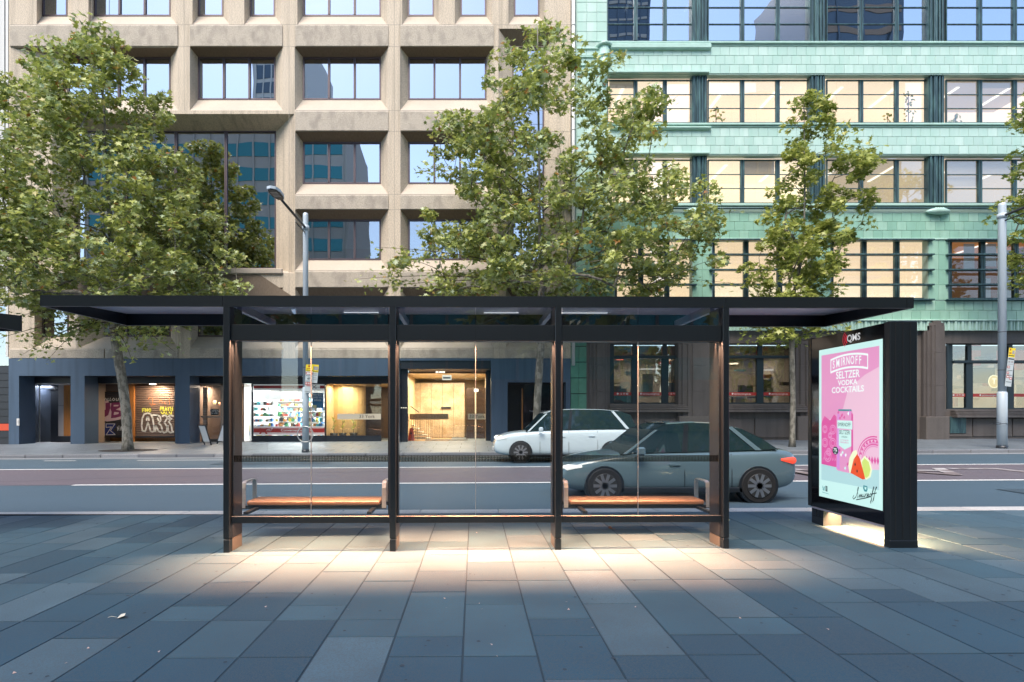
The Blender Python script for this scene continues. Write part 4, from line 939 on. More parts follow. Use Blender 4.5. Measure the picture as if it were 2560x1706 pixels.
text('33 York  33 York', .25, mat('faint_letter', (.30,.21,.13), .6), fb3, (PX(986,28.8), 28.79, PZ(957.5,28.8)))
b = MB(); b.box(PX(1013,31.9), PX(1036,31.9), 31.9, 31.95, PZ(939,31.9), PZ(935,31.9)); b.build('wall_plaque', M['navyblack'], beige)
lamp('lobby_light', beige, ((m0+m1)/2, 30.0, PZ(862,28.6)-.1), 330, (1,.80,.54), 3, 2)
st = MB()
for i in range(6): st.box(PX(940,30)-.3, PX(943+i*9-0,30), 30.0, 31.0, f3+.9-.18*i, f3+.96-.18*i)
st.build('lobby_stair', M['cream'], beige)
railing(PX(940,29.9), PX(1009,29.9), 29.9, f3+1.1, f3+.0, 15)
b = MB(); b.tube([(PX(938,29.7),29.7,PZ(930,29.7)),(PX(963,29.7),29.7,PZ(948,29.7))], .025, 6); b.build('handrail', M['navyblack'], beige)
b = MB(); b.box(m0+.1, m1-.1, 28.02, 28.03, f3+.02, PZ(862,28.0)); b.build('lobby_glass', M['pane_clear'], beige)
b = MB(); b.box(PX(975,28), PX(1075,28), 28.3, 29.6, f3+.002, f3+.015); b.build('door_mat', M['navyblack'], beige)
b = MB(); b.box(PX(1116,28.0), PX(1131,28.0), 27.9, 28.7, f3-.2, PZ(829,27.9)); b.build('portal_jamb', M['navyblack'], beige)
# canopy with brown soffit, downlights and exit box
cz = PZ(848,27.0)
b = MB(); b.box(PX(919,DF)+.02, PX(1128,DF)-.02, 27.0, 28.0, PZ(848,27.0), PZ(829,27.0)); b.build('portal_head', M['navyblack'], beige)
b = MB(); b.face([(PX(940,27.3),27.2,cz-.003),(PX(1118,27.3),27.2,cz-.003),(PX(1117,28.6),28.6,PZ(860,28.6)),(PX(938,28.6),28.6,PZ(860,28.6))]); b.build('portal_soffit', mat('brown_soffit', (.12,.055,.03), .5), beige, fix=False)
for xd in (1004, 1012, 1019): b = MB(); b.cyl((PX(xd,27.9), 27.9), .07, cz-.11, cz-.06, 12); b.build('downlight', emis('downlight_%d' % xd, (1,.9,.75), 3), beige)
b = MB(); b.box(PX(1016,27.7), PX(1037,27.7), 27.7, 27.78, PZ(873,27.7), PZ(862,27.7)); eb = b.build('lit_exit_box', emis('pale_box', (.95,.95,.8), 1.0), beige)
b = MB(); b.box(PX(1018,27.7), PX(1035,27.7), 27.68, 27.699, PZ(870.5,27.7), PZ(866.5,27.7)); b.build('box_panel', M['greypanel'], eb)
b = MB(); b.box(PX(919,27.3), PX(937,27.3), 27.2, 27.5, f3-.3, PZ(829,27.3)); b.build('portal_pier', M['navyblack'], beige)
b = MB()
for i in range(3): b.box(PX(921+i*5,27.19), PX(924+i*5,27.19), 27.185, 27.2, PZ(938,27.19), PZ(936.5,27.19))
b.build('house_number_lights', emis('small_lights', (1,.9,.7), 1.5), beige)
# dark doorway at the right end
room(beige, 'dark_doorway', PX(1166,DF), PX(1300,DF), 27.6, 29, f3+.1, PZ(879,27.6), M['navyblack'])
b = MB(); b.box(PX(1198,27.7), PX(1201,27.7), 27.6, 27.7, f3+.1, PZ(893,27.7)); b.build('orange_post', M['orangewood'], beige)
dw = MB(); dw.box(PX(1204,27.65), PX(1300,27.65), 27.63, 27.67, f3+.1, PZ(882,27.65)); dwo = dw.build('dark_shopfront', M['blackglass'], beige)
text('THE BARISTA BAR', .12, mat('grey_letter', (.3,.3,.33), .6), dwo, (PX(1238,27.62), 27.62, PZ(945.5,27.62)))
# ================================================================ things standing by the shopfronts
def plant(xd, yd, y, h, label):
    x = PX(xd, y); z = f2+.003; t = thing('potted_plant', label, 'plant', (x, y, z), 'potted plants behind the lobby window')
    b = MB(); b.tube([(x,y,z),(x,y,z+.42)], [.15,.22], 4); b.build('pot', M['navyblack'], t)
    b = MB(); rr = random.Random(int(xd))
    for i in range(9):
        a = i*2.4; zz = z+.45+i*(h-.5)/9; L = .26
        c = Vector((x,y,zz)); d = Vector((math.cos(a)*.8, math.sin(a)*.5, .75)).normalized(); sdn = Vector((-math.sin(a), math.cos(a), 0))*.07
        b.face([c, c+d*L*.5+sdn, c+d*L, c+d*L*.5-sdn])
    b.build('foliage', M['leaf'], t, fix=False); b = MB(); b.tube([(x,y,z+.4),(x,y,z+h-.1)], .012, 5); b.build('stem', M['twig'], t)
plant(767, 0, 28.7, 1.35, 'potted rubber plant in a black square pot, first from the store divider'); plant(787, 0, 29.0, 1.35, 'potted rubber plant in the middle pot before the curved gold wall'); plant(812, 0, 29.3, 1.2, 'potted rubber plant beside the lobby balustrade, farthest from the store')
def wetsign(x, y, z, label, c):
    t = thing('wet_floor_sign', label, 'floor sign', (x, y, z)); 
    for s_ in (-1, 1):
        b = MB(); b.prism([(x-.17,z),(x+.17,z),(x+.09,z+.62),(x+.05,z+.66),(x-.05,z+.66),(x-.09,z+.62)], 'y', y-.012, y+.012)
        o = b.build('panel', c, t); o.rotation_euler = (s_*-.2, 0, 0); o.location = (0, -s_*.14, 0)
    b = MB(); b.prism([(x-.05,z+.35),(x+.05,z+.35),(x,z+.5)], 'y', y-.17, y-.165); o = b.build('warning_mark', M['navyblack'], t); o.location = (0, .03, 0); return t
orr = mat('orange_red_plastic', (.62,.08,.03), .45)
wetsign(PX(945,28.35), 28.35, f3+.003, 'orange folding wet floor sign at the foot of the marble lobby stairs', orr)
wetsign(PX(100,30.3), 30.3, f0+.003, 'pink-red folding wet floor sign behind the glass door of the lift lobby', mat('pink_red_plastic', (.6,.03,.08), .45))
# A-board
xA, yA, zA = PX(492,26.1), 26.1, footz(PX(492,26.1), 26.1)
t = thing('a_board_sign', 'white A-frame footpath sign with the letters ATM, standing before the brick-edged shop', 'sandwich board', (xA, yA, zA))
for s_ in (-1, 1):
    b = MB(); b.box(xA-.02, xA+.02, yA-.35, yA-.31, zA, zA+.98); b.box(xA-.02, xA+.02, yA+.31, yA+.35, zA, zA+.98); b.box(xA-.02, xA+.02, yA-.35, yA+.35, zA+.96, zA+1.0)
    f_ = b.build('frame', M['black'], t); f_.rotation_euler = (0, s_*.30, 0); f_.location = (s_*.30, 0, 0)
    b = MB(); b.box(xA-.012, xA+.012, yA-.31, yA+.31, zA+.16, zA+.96); p_ = b.build('board', M['white'], t); p_.rotation_euler = (0, s_*.30, 0); p_.location = (s_*.30, 0, 0)
# turn so that one board faces the road
t.rotation_euler = (0, 0, math.radians(52))
bpy.context.view_layer.update()
for ch in t.children:
    if ch.name.startswith('board'):
        for (s_, zz, sz) in (('ATM', .72, .22), ('here', .50, .12)):
            for sg_ in (1,):
                o = text(s_, sz, M['navy'], ch, (xA+.0, yA, zA+zz), (math.radians(90), 0, math.radians(90)))
                o.location = Vector((.016, 0, zz)); 
# notice on the first pier
b = MB(); b.box(PX(38.5,26.93), PX(44.5,26.93), 26.92, 26.935, PZ(978,26.93), PZ(962,26.93)); nn = b.build('paper_notice', M['white'], beige)
b = MB()
for i in range(4): b.box(PX(39.6,26.9), PX(43.5,26.9), 26.915, 26.919, PZ(966+i*3,26.92), PZ(965+i*3,26.92))
b.build('notice_print', M['black'], nn)
# ================================================================ neighbour at the far left
nbr = thing('neighbour_building', 'narrow strip of pale and dark glass building at the very left edge', 'building', (PX(0,DF), DF+.2, 0))
b = MB(); x1 = PX(18.5,DF); b.box(-60, x1, DF+.15, DF+12, PZ(700,DF), PZ(-90,DF)); b.build('pale_wall', mat('pale_render', (.55,.56,.55), .6), nbr)
b = MB(); b.box(PX(8,DF), PX(10,DF), DF-.02, DF+.15, PZ(700,DF), PZ(-90,DF)); b.box(PX(14,DF), PX(19.5,DF), DF-.03, DF+.145, PZ(820,DF), PZ(-90,DF)); b.build('corner_pipe', M['pipe'], nbr)
b = MB(); b.box(-60, PX(20,DF), DF+.10, DF+.14, PZ(840,DF), PZ(700,DF)); b.build('glazing', M['mirror_low'], nbr)
b = MB(); b.box(-60, PX(21,DF), DF+.141, DF+12, -.5, PZ(701,DF)); b.build('dark_wall', M['navyblack'], nbr)
for i in range(11):
    yv = 842+i*16.5
    b = MB(); b.box(-30, PX(21,DF), DF-.02, DF+.09, PZ(yv+15.5,DF), PZ(yv,DF)); b.build('dark_panel', orr if i == 8 else M['blacksoft'], nbr)
# ================================================================ GREEN TILED BUILDING
green = thing('green_tiled_building', 'long green glazed-tile office building with bands of dark metal windows and brown stone shopfronts', 'building', (PX(1800,DF), DF, S(PX(1800,DF))+.15))
GX0, GX1 = PX(1325,DF), PX(2560,DF); DW = 27.35
strip = (PX(1395,DF), GX1+1)
rows = [(-60,98),(172,285),(357,469)]
gh = [(strip[0], strip[1], PZ(b_,DF), PZ(t_,DF)) for t_, b_ in rows]
bays4 = [(1412,1590),(1636,1865),(1908,2132),(2179,2405)]
gh4 = [(PX(a,DF), PX(c,DF), PZ(690,DF), PZ(552,DF)) for a, c in bays4]
ZG = PZ(760,DF); ZGT = PZ(-90,DF)
b = MB(); WX1 = PX(2600,DF)
hs_ = [(h[0], min(h[1], WX1), h[2], h[3]) for h in gh]+gh4
grid_wall(b, GX0-.05, WX1, ZG, ZGT, DF, hs_)
for h in hs_:
    b.face([(h[0],DF,h[2]),(h[1],DF,h[2]),(h[1],DW,h[2]),(h[0],DW,h[2])]); b.face([(h[0],DF,h[3]),(h[1],DF,h[3]),(h[1],DW,h[3]),(h[0],DW,h[3])],1)
    b.face([(h[0],DF,h[2]),(h[0],DW,h[2]),(h[0],DW,h[3]),(h[0],DF,h[3])]); b.face([(h[1],DF,h[2]),(h[1],DW,h[2]),(h[1],DW,h[3]),(h[1],DF,h[3])])
b.face([(GX0-.05,DF,ZG),(GX0-.05,DF,ZGT),(GX0-.05,DF+10,ZGT),(GX0-.05,DF+10,ZG)]); b.face([(GX0-.05,DF,ZGT),(WX1,DF,ZGT),(WX1,DF+10,ZGT),(GX0-.05,DF+10,ZGT)])
b.build('backing_wall', [M['grout'], M['greentrim']], green, fix=False)
# tiles
tiles = []
def tile_area(xa, xc, yt, yb, nr, tw=.48, brick=True, nc=None):
    x0, x1, z0, z1 = PX(xa,DF), PX(xc,DF), PZ(yb,DF), PZ(yt,DF); h = (z1-z0)/nr
    for j in range(nr):
        n = nc or max(1, round((x1-x0)/tw)); w = (x1-x0)/n; off = (w/2 if brick and j % 2 and not nc and n > 3 else 0)
        xs = [x0+k*w+off for k in range(n+(0 if off else 1))]
        xs = ([x0] if off else [])+xs+([x1] if off else [])
        for a, c in zip(xs, xs[1:]): tiles.append((a, c, z0+j*h, z0+(j+1)*h))
XE = 2400
tile_area(1325, XE, 108, 170, 3); tile_area(1325, XE, 295, 355, 3); tile_area(1325, XE, 490, 550, 3, brick=True)
tile_area(1325, XE, 692, 735, 2)
tile_area(1325, 1394, -60, 96, 7, nc=3); tile_area(1325, 1394, 172, 285, 5, nc=3); tile_area(1325, 1394, 357, 469, 5, nc=3); tile_area(1325, 1411, 552, 690, 6, nc=4)
tile_area(1591, 1635, 552, 690, 4, nc=2); tile_area(1866, 1907, 552, 690, 4, nc=2); tile_area(2133, 2178, 552, 690, 4, nc=2)
g = .006; cache = {}
def tile_me(w, h, low):
    k = (round(w, 3), round(h, 3), low)
    if k not in cache:
        t = MB(); t.bbox(g, w-g, -.03, .02, g, h-g, .008); cache[k] = t.mesh('tile', M['tile_shaded' if low else 'tile'])
    return cache[k]
def hidden(t):
    u = 1089+((t[0]+t[1])/2)/DF*F; v = 953-((t[2]+t[3])/2-1.5)/DF*F
    return (u > 2353) or v < 0
tiles.sort(key=lambda t: (hidden(t), -(t[1]-t[0] > .3), abs(t[2]-1.5)))
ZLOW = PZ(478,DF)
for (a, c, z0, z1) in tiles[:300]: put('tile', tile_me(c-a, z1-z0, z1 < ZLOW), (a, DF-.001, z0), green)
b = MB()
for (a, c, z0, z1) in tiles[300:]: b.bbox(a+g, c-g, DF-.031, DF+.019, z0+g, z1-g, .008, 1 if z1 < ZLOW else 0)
tag(b.build('tile_field', [M['tile_f'], M['tile_shaded']], green), kind='stuff')
# ledges, mouldings
def ledge(xa, xc, yt, yb, d, mt=M['greentrim'], name='ledge', r=.02):
    b = MB(); b.bbox(PX(xa,DF), PX(xc,DF), DF-d, DF+.02, PZ(yb,DF), PZ(yt,DF), min(r, (PZ(yt,DF)-PZ(yb,DF))*.4)); return b.build(name, mt, green)
X2 = 2420
for (yt, yb) in ((98,103),(285,290),(469,475)): ledge(1395, X2, yt, yb, .13)
for (yt, yb) in ((104,107),(291,294)): ledge(1400, X2, yt, yb, .06)
for (yt, yb) in ((166,171),(352,356.5)): ledge(1395, 1628, yt, yb, .16)
ledge(1400, 1632, 104, 117, .20, r=.05); ledge(1400, 1632, 294, 300, .20, r=.05)
ledge(1326, X2, 509, 510.2, .02); ledge(1326, X2, 548, 552, .08); ledge(1326, X2, 715, 716.5, .035); ledge(1326, X2, 735, 738.5, .14)
b = MB(); b.tube([(PX(1400,26.88),26.85,PZ(479,26.88)),(PX(X2,26.88),26.85,PZ(479,26.88))], .05, 8); b.build('cable_pipe', M['patina'], green)
# corner scroll column with rings
b = MB()
xs_ = PX(1389, 26.9)
for (yy, rr_) in ((108,.36),(132,.30),(150,.27),(165,.22)):
    b.tube([(xs_, DF, PZ(yy+3,DF)), (xs_, DF, PZ(yy-1,DF)), (xs_, DF, PZ(yy-4,DF))], [rr_, rr_+.05, rr_-.02], 18)
b.tube([(xs_, DF, PZ(200,DF)), (xs_, DF, PZ(172,DF)), (xs_,DF,PZ(103,DF))], [.10,.2,.30], 18); b.build('scroll_column', M['greentrim'], green)
for yy in (114, 133, 152, 170): ledge(1326, 1380, yy-1.5, yy+1.5, .10)
# cartouches on the cable ledge
for xc in (1600, 1868, 2158):
    b = MB(); x, z = PX(xc,26.8), PZ(485,26.8)
    b.tube([(x-.62,26.88,z),(x-.45,26.84,z),(x-.2,26.8,z),(x+.2,26.8,z),(x+.45,26.84,z),(x+.62,26.88,z)], [.02,.10,.16,.16,.10,.02], 10)
    for q in (-.18,-.06,.06,.18): b.tube([(x+q,26.8,z-.17),(x+q,26.72,z-.1),(x+q,26.66,z),(x+q,26.72,z+.1),(x+q,26.8,z+.17)], .03, 6)
    b.build('cartouche', M['greentrim'], green)
# windows of the three upper rows
pil = [(1591,1626),(1863,1898),(2136,2172),(2405,2440)]
bayx = [(1395,1591),(1626,1863),(1898,2136),(2172,2405)]
gl = [M['pane_hi'], M['pane_mid'], M['pane_mid']]
for r_, (yt, yb) in enumerate(((-60,98),(185,285),(368,469))):
    for k, (a, c) in enumerate(bayx):
        rws = 3 if r_ else 4
        z0, z1 = PZ(yb,DW), PZ(yt,DW)
        window(green, PX(a,DW)-.02, PX(c,DW)+.02, z0, z1, DW-.08, 3, gl[r_], M['patina'], .05, .19, rws, depth=.1)
for r_, (yt, yb) in enumerate(rows):
    for (a, c) in pil:
        z0, z1 = PZ(yb,27.05), PZ(yt,27.05)-.02; x0, x1 = PX(a,27.05), PX(c,27.05); b = MB(); b.box(x0, x1, 27.12, DW+.05, z0, z1); w = (x1-x0)
        for q in (.06, .30, .42, .62, .80): b.bbox(x0+w*q, x0+w*(q+.11), 27.04, 27.13, z0, z1, .02)
        b.build('fluted_pilaster', M['patina'], green)
# row four: deep frames with projecting horizontal shelves
for k, (a, c) in enumerate(bays4):
    x0, x1 = PX(a,DW), PX(c,DW); z0, z1 = PZ(690,DW), PZ(552,DW)
    window(green, x0, x1, z0, z1, DW-.1, 3, M['pane_mid'] if k < 3 else M['pane_clear'], M['patina'], .10, .24, 4, depth=.12)
    for yy in (553, 587, 622, 656, 690):
        ledge(a-8, c+8, yy-1.7, yy+1.7, .22, M['patina'], 'window_shelf', .01)
# lit interiors behind, floor by floor
def litroom(k, xa, xc, yt, yb, back, ceil, nl, y1=30.5, lk=None):
    x0, x1, z0, z1 = PX(xa,27.5), PX(xc,27.5), PZ(yb,27.5)-.35, PZ(yt,27.5)+.05
    room(green, 'office_room', x0, x1, 27.47, y1, z0, z1, back, M['greytile'], ceil, back)
    for i in range(nl):
        x = x0+(x1-x0)*(i+.5)/nl; b = MB(); b.box(x-.07, x+.07, 28.1, y1-.4, z1-.05, z1-.02); b.build('ceiling_tube', M['tubelight'], green)
def lit(name, col, s): return mat(name, tuple(q*.6 for q in col), .8, emit=s*EV, ecol=col)
warmA, warmB, peach, taupe, dim = lit('lit_wall_cream', (1,.86,.62), 1.2), lit('lit_wall_yellow', (1,.87,.63), 1.3), lit('lit_wall_peach', (1,.82,.66), 1.05), lit('lit_wall_taupe', (.80,.68,.52), .6), lit('dim_office', (.30,.30,.33), .12)
ceilw = lit('lit_ceiling', (1,.86,.68), 1.0)
litroom(0, 1395, 2440, -60, 98, dim, dim, 7)
for k, m_ in enumerate((peach, peach, peach, peach)): litroom(k, bayx[k][0]-8, bayx[k][1]+8, 185, 285, m_, ceilw if k < 3 else lit('grey_ceiling', (.7,.62,.55), .35), 2)
for k, m_ in enumerate((warmA, warmB, taupe, taupe)): litroom(k, bayx[k][0]-8, bayx[k][1]+8, 368, 469, m_, ceilw if k < 2 else taupe, 2)
blindw = lit('lit_blind', (1,.76,.52), 1.15); blindw2 = lit('lit_blind_low', (1,.84,.62), 1.25)
for k in range(4):
    a, c = bays4[k]
    if k < 3:
        for j in range(4): 
            b = MB(); b.box(PX(a,27.6), PX(c,27.6), 27.6, 27.62, PZ(552+(j+1)*34.5,27.6)+.02, PZ(552+j*34.5,27.6)-.02); b.build('lit_roller_blind', blindw if (j < 3 or k == 0) else blindw2, green)
    else: litroom(k, a-6, c+6, 552, 690, lit('brown_office', (.32,.17,.09), .25), lit('orange_wall', (.9,.38,.14), .35), 1, 31)
for (xd, yt, yb) in ((2215,560,620),(2265,560,612),(2300,575,690),(2252,640,690)):
    b = MB(); b.box(PX(xd,28.2), PX(xd+24,28.2), 28.2, 28.23, PZ(yb,28.2), PZ(yt,28.2)); b.build('office_partition', mat('grey_partition_%d' % xd, (.35,.37,.38), .7, emit=.10), green)
# roller blinds drawn to different heights
M['gblind'] = mat('taupe_roller_blind', (.42,.37,.31), .8, emit=.22*EV, ecol=(.9,.72,.52))
rr = random.Random(23)
for r_, (yt, yb) in enumerate(((0,98),(185,285),(368,469))):
    for (a, c) in bayx:
        w = (c-a)/3
        for k in range(3):
            if rr.random() < (.35 if r_ else .5):
                dr = rr.choice((.18, .33, .33, .6)); b = MB(); b.box(PX(a+k*w+5,27.42), PX(a+(k+1)*w-5,27.42), 27.42, 27.428, PZ(yt+(yb-yt)*dr,27.42), PZ(yt,27.42)+.02); b.build('roller_blind', M['gblind'], green)
# plants on the sills of the second row
def sillplant(xd, w, h, n, label):
    y = 27.85; x = PX(xd,y); z = PZ(285,27.5)-.05
    t = thing('window_plant', label, 'plant', (x, y, z), 'indoor plants on the second row of windows'); b = MB(); rr = random.Random(int(xd))
    for i in range(n):
        a = rr.uniform(0, 6.28); zz = rr.uniform(.1, h); r_ = w*(1-zz/h*.6)*rr.uniform(.2, 1)
        c = Vector((x+r_*math.cos(a), y+.2*r_*math.sin(a), z+zz)); L = .2; ang = rr.uniform(0, 6.28); d = Vector((math.cos(ang), -.2, math.sin(ang)))*L*.5; s_ = Vector((-math.sin(ang), 0, math.cos(ang)))*L*.25
        b.face([c-d, c+s_, c+d, c-s_])
    b.build('foliage', M['leaf2'], t, fix=False); b = MB(); b.tube([(x,y,z),(x,y,z+h*.9)], .02, 5); b.build('stem', M['twig'], t)
    b = MB(); b.tube([(x,y,z-.2),(x,y,z+.12)], [.12,.16], 8); b.build('pot', M['navyblack'], t)
sillplant(1645, .75, 1.1, 34, 'bushy indoor plant in the window between the first two dark pilasters'); sillplant(2087, .55, 1.9, 44, 'tall climbing indoor plant at a lit second-row window'); sillplant(2040, .5, .8, 22, 'low dark-leaved indoor plant beside the tall climbing one'); sillplant(2195, .55, .8, 20, 'round-leaved indoor plant just past the third pilaster')
# ---- ground storey
DG = 27.5; zs = PZ(760,DF)
XB0, XB1 = PX(1309,DF), PX(2600,DF)
# wall behind
shopb = [(1403,1560,788,928),(1662,1829,788,928),(2179,2440,788,940)]
gh = [(PX(a,DF),PX(c,DF),PZ(yb,DF),PZ(yt,DF)) for a, c, yt, yb in shopb]
b = MB(); grid_wall(b, PX(1349,DF), XB1, -.5, zs+.1, DF+.15, gh)
for h in gh:
    for q in ([(h[0],0,h[2]),(h[1],0,h[2])], [(h[0],0,h[3]),(h[1],0,h[3])], [(h[0],0,h[2]),(h[0],0,h[3])], [(h[1],0,h[2]),(h[1],0,h[3])]):
        (xa,_,za),(xc,_,zc) = q; b.face([(xa,DF+.15,za),(xc,DF+.15,zc),(xc,DG+.1,zc),(xa,DG+.1,za)])
b.build('stone_wall', M['stone2'], green, fix=False)
# green tiled strip beside the navy base
x0, x1 = PX(1311,DF), PX(1348,DF); b = MB(); b.box(x0, x1, DF+.02, DF+.3, -.3, zs+.2); tb = b.build('tile_pier', M['joint'], green)
zt_ = zs; k = 0
while zt_ > .3:
    for j in range(2):
        b = MB(); w = (x1-x0)/2; b.bbox(x0+j*w+.005, x0+(j+1)*w-.005, DF-.02, DF+.05, max(zt_-.78, .05)+.012, zt_-.012, .01); b.build('tile', M['tiledark'], tb)
    zt_ -= .79
def stonecol(xa, xc, ytop, ybase=957, fl=5, d=.35):
    x0, x1 = PX(xa,DF-.2), PX(xc,DF-.2); zt, zb = PZ(ytop,DF-.2), PZ(ybase,DF-.2); w = x1-x0
    prof = []
    N = fl
    # stepped pilaster plan: outer steps recede
    pts = [(x0,DF+.2),(x0,DF-.02),(x0+w*.10,DF-.02),(x0+w*.12,DF-.10),(x0+w*.26,DF-.10),(x0+w*.28,DF-.17),(x0+w*.40,DF-.17),(x0+w*.42,DF-.22),(x0+w*.72,DF-.22),(x0+w*.74,DF-.17),(x0+w*.84,DF-.17),(x0+w*.86,DF-.10),(x0+w*.93,DF-.10),(x0+w*.95,DF-.02),(x1,DF-.02),(x1,DF+.2)]
    cuts = [zb, zb+(zt-zb)*.34, zb+(zt-zb)*.70, zt]
    col_ = MB(); col_.prism(pts, 'z', cuts[0]+.004, cuts[1]-.004); o = col_.build('stone_pilaster', M['stone'], green)
    for a, c in zip(cuts[1:], cuts[2:]): q = MB(); q.prism(pts, 'z', a+.004, c-.004); q.build('stone_drum', M['stone'], o)
    q = MB(); q.prism([(x0+w*.05,DF+.1),(x0+w*.12,DF-.08),(x0+w*.3,DF-.15),(x0+w*.42,DF-.2),(x0+w*.72,DF-.2),(x0+w*.84,DF-.15),(x0+w*.93,DF-.08),(x1-w*.03,DF+.1)], 'z', zt, zt+.14); q.prism([(x0+w*.28,DF+.1),(x0+w*.36,DF-.15),(x0+w*.72,DF-.15),(x0+w*.82,DF+.1)], 'z', zt+.14, zt+.24); q.build('stone_cap', M['stone'], o)
    q = MB(); q.bbox(x0-.05, x1+.05, DF-.26, DF+.2, -.3, zb-.006, .03); q.build('stone_base', M['stone2'], o)
stonecol(1349, 1402, 790); stonecol(1562, 1632, 790); stonecol(1834, 1906, 790); stonecol(2129, 2178, 748)
# fluted frieze
b = MB(); z0, z1 = PZ(760,DF), PZ(739,DF)
x = PX(1349,DF)
while x < XB1-1:
    b.prism([(x,DF-.03),(x+.03,DF-.10),(x+.12,DF-.10),(x+.15,DF-.03),(x+.20,DF-.03),(x+.22,DF-.07),(x+.26,DF-.07),(x+.28,DF-.03),(x+.33,DF-.03),(x+.33,DF+.02),(x,DF+.02)], 'z', z0, z1); x += .345
b.build('fluted_frieze', M['greentrim'], green)
# shop windows
def shopwin(a, c, yt, ytr, yb, splits, par=green):
    y = DG; z0, z1, zr_ = PZ(yb,y), PZ(yt,y), PZ(ytr,y); x0, x1 = PX(a,y), PX(c,y)
    fr = MB(); fw = .10
    fr.box(x0-.1, x0+fw, y-.08, y+.08, z0, z1); fr.box(x1-fw, x1+.1, y-.08, y+.08, z0, z1); fr.box(x0+fw, x1-fw, y-.08, y+.08, z1-fw, z1+.3); fr.box(x0+fw, x1-fw, y-.08, y+.08, z0-.02, z0+.06)
    fr.bbox(x0+fw, x1-fw, y-.16, y+.08, zr_-.09, zr_+.05, .02)
    ms = [PX(s_,y) for s_ in splits]
    for m_ in ms: fr.box(m_-.17, m_+.17, y-.07, y+.07, z0+.06, zr_-.09); fr.box(m_-.1, m_+.1, y-.07, y+.07, zr_+.05, z1-fw)
    f = fr.build('shop_window', M['shopframe'], par)
    ed = [x0+fw]+[q for m_ in ms for q in (m_-.17, m_+.17)]+[x1-fw]
    spans = list(zip(ed[::2], ed[1::2]))
    for i, (e, g_) in enumerate(spans):
        q = MB(); q.box(e, g_, y, y+.012, z0+.06, zr_-.09); pn = q.build('pane', M['shopglass'], f)
        q = MB(); q.box(e, g_, y, y+.012, zr_+.05, z1-fw); q.build('pane', M['shopglass'], f)
        zb_ = PZ(912 if yb > 935 else 909,y); q = MB(); q.box(e, g_, y-.006, y-.004, zb_, zb_+.16); rb = q.build('red_band', M['red'], f)
        wide = (g_-e) > 1.4 or (len(spans) == 3 and i == 1)
        s_ = 'service.nsw.gov.au' if wide else '13 77 88'
        t_ = text('\u25cf '+s_, .125 if not wide else .115, M['white'], None, ((e+g_)/2, y-.012, zb_+.08), bold=.0015); t_.parent = f; t_.location -= wloc(f)
    # ledge below
    for q, (dd, hh) in enumerate(((.10,.07),(.16,.07),(.20,.07),(.24,.12))):
        zz = z0-.06-q*.085-(.0 if q < 3 else .0); l_ = MB(); l_.bbox(x0-.25, x1+.25, DF+.14-dd-.15, DF+.16, zz-hh, zz, .012); l_.build('stone_sill', M['stone2'], par)
    return f
shopwin(1405, 1559, 788, 820, 928, (1458, 1527)); shopwin(1664, 1828, 788, 820, 928, (1721+24,)); shopwin(2181, 2440, 788, 831, 940, (2225, 2319))
# plinth panels
for a, c in ((1403,1480),(1482,1560),(1640,1735),(1737,1832),(2184,2238),(2240,2330),(2332,2430)):
    b = MB(); b.bbox(PX(a,DF), PX(c,DF), DF+.10, DF+.16, footz(PX(a,DF),27)+.12, PZ(962,DF), .01); b.build('plinth_stone', M['stone2'], green)
b = MB(); b.bbox(PX(2186,DF), PX(2223,DF), DF+.06, DF+.12, PZ(996,DF), PZ(957.5,DF), .015); vt = b.build('vent_grille', M['patina'], green)
for i in range(7): b = MB(); b.box(PX(2189,DF), PX(2220,DF), DF+.05, DF+.058, PZ(992-i*4.6,DF), PZ(990-i*4.6,DF)); b.build('grille_bar', M['patina'], vt)
# shop interior
M['servwall'] = mat('service_wall', (.55,.50,.43), .7); M['cardark'] = mat('dark_counter', (.05,.04,.04), .4)
for (a, c, e) in ((1398,1662,42),(1655,1850,40),(2170,2450,62)):
    x0, x1 = PX(a,27.6), PX(c,27.6); z0, z1 = .3, PZ(795,27.6)
    room(green, 'service_room', x0, x1, 27.62, 33, z0, z1, M['servwall'], M['greytile'], mat('brown_ceiling_%d' % a, (.16,.11,.08), .8), M['servwall'])
    lamp('service_light', green, ((x0+x1)/2, 31.2, z1-.3), e, (1,.84,.66), 3, .6)
def tube_(xa, xc, yv, y): b = MB(); b.box(PX(xa,y), PX(xc,y), y, y+.1, PZ(yv+1.5,y), PZ(yv-1,y)); b.build('shop_tube_light', M['led'], green)
tube_(1470,1523,848,31); tube_(1790,1815,868,31); tube_(1742,1830,850,30.5); tube_(1690,1710,918,30.5)
for (xa, xc, yt, yb, y, col) in ((1476,1500,860,912,30.5,(.75,.66,.5)),(1412,1440,893,935,29,(.1,.1,.12)),(1530,1550,880,910,29.5,(.1,.35,.5)),(1700,1730,885,903,30,(.06,.05,.05)),(1750,1820,872,905,30.8,(.12,.10,.09)),(1690,1712,912,935,29,(.8,.78,.75)),(2231,2286,845,880,28.6,(.03,.025,.03)),(2228,2254,789,840,29.5,(.45,.04,.03)),(2335,2353,800,850,29.5,(.45,.04,.03)),(2335,2350,884,932,29.6,(.85,.8,.7)),(2190,2230,888,893,29.6,(.75,.7,.6)),(2300,2330,795,835,29.4,(.46,.04,.03)),(2186,2205,800,826,30.2,(.40,.05,.03)),(1440,1456,905,925,29,(.6,.6,.6)),(1575,1600,905,925,29,(.6,.6,.6))):
    b = MB(); b.box(PX(xa,y), PX(xc,y), y, y+.25, PZ(yb,y), PZ(yt,y)); b.build('interior_fitting', mat('fitting_%d' % xa, col, .5, emit=.25 if col[0] > .4 and col[1] < .1 else 0), green)
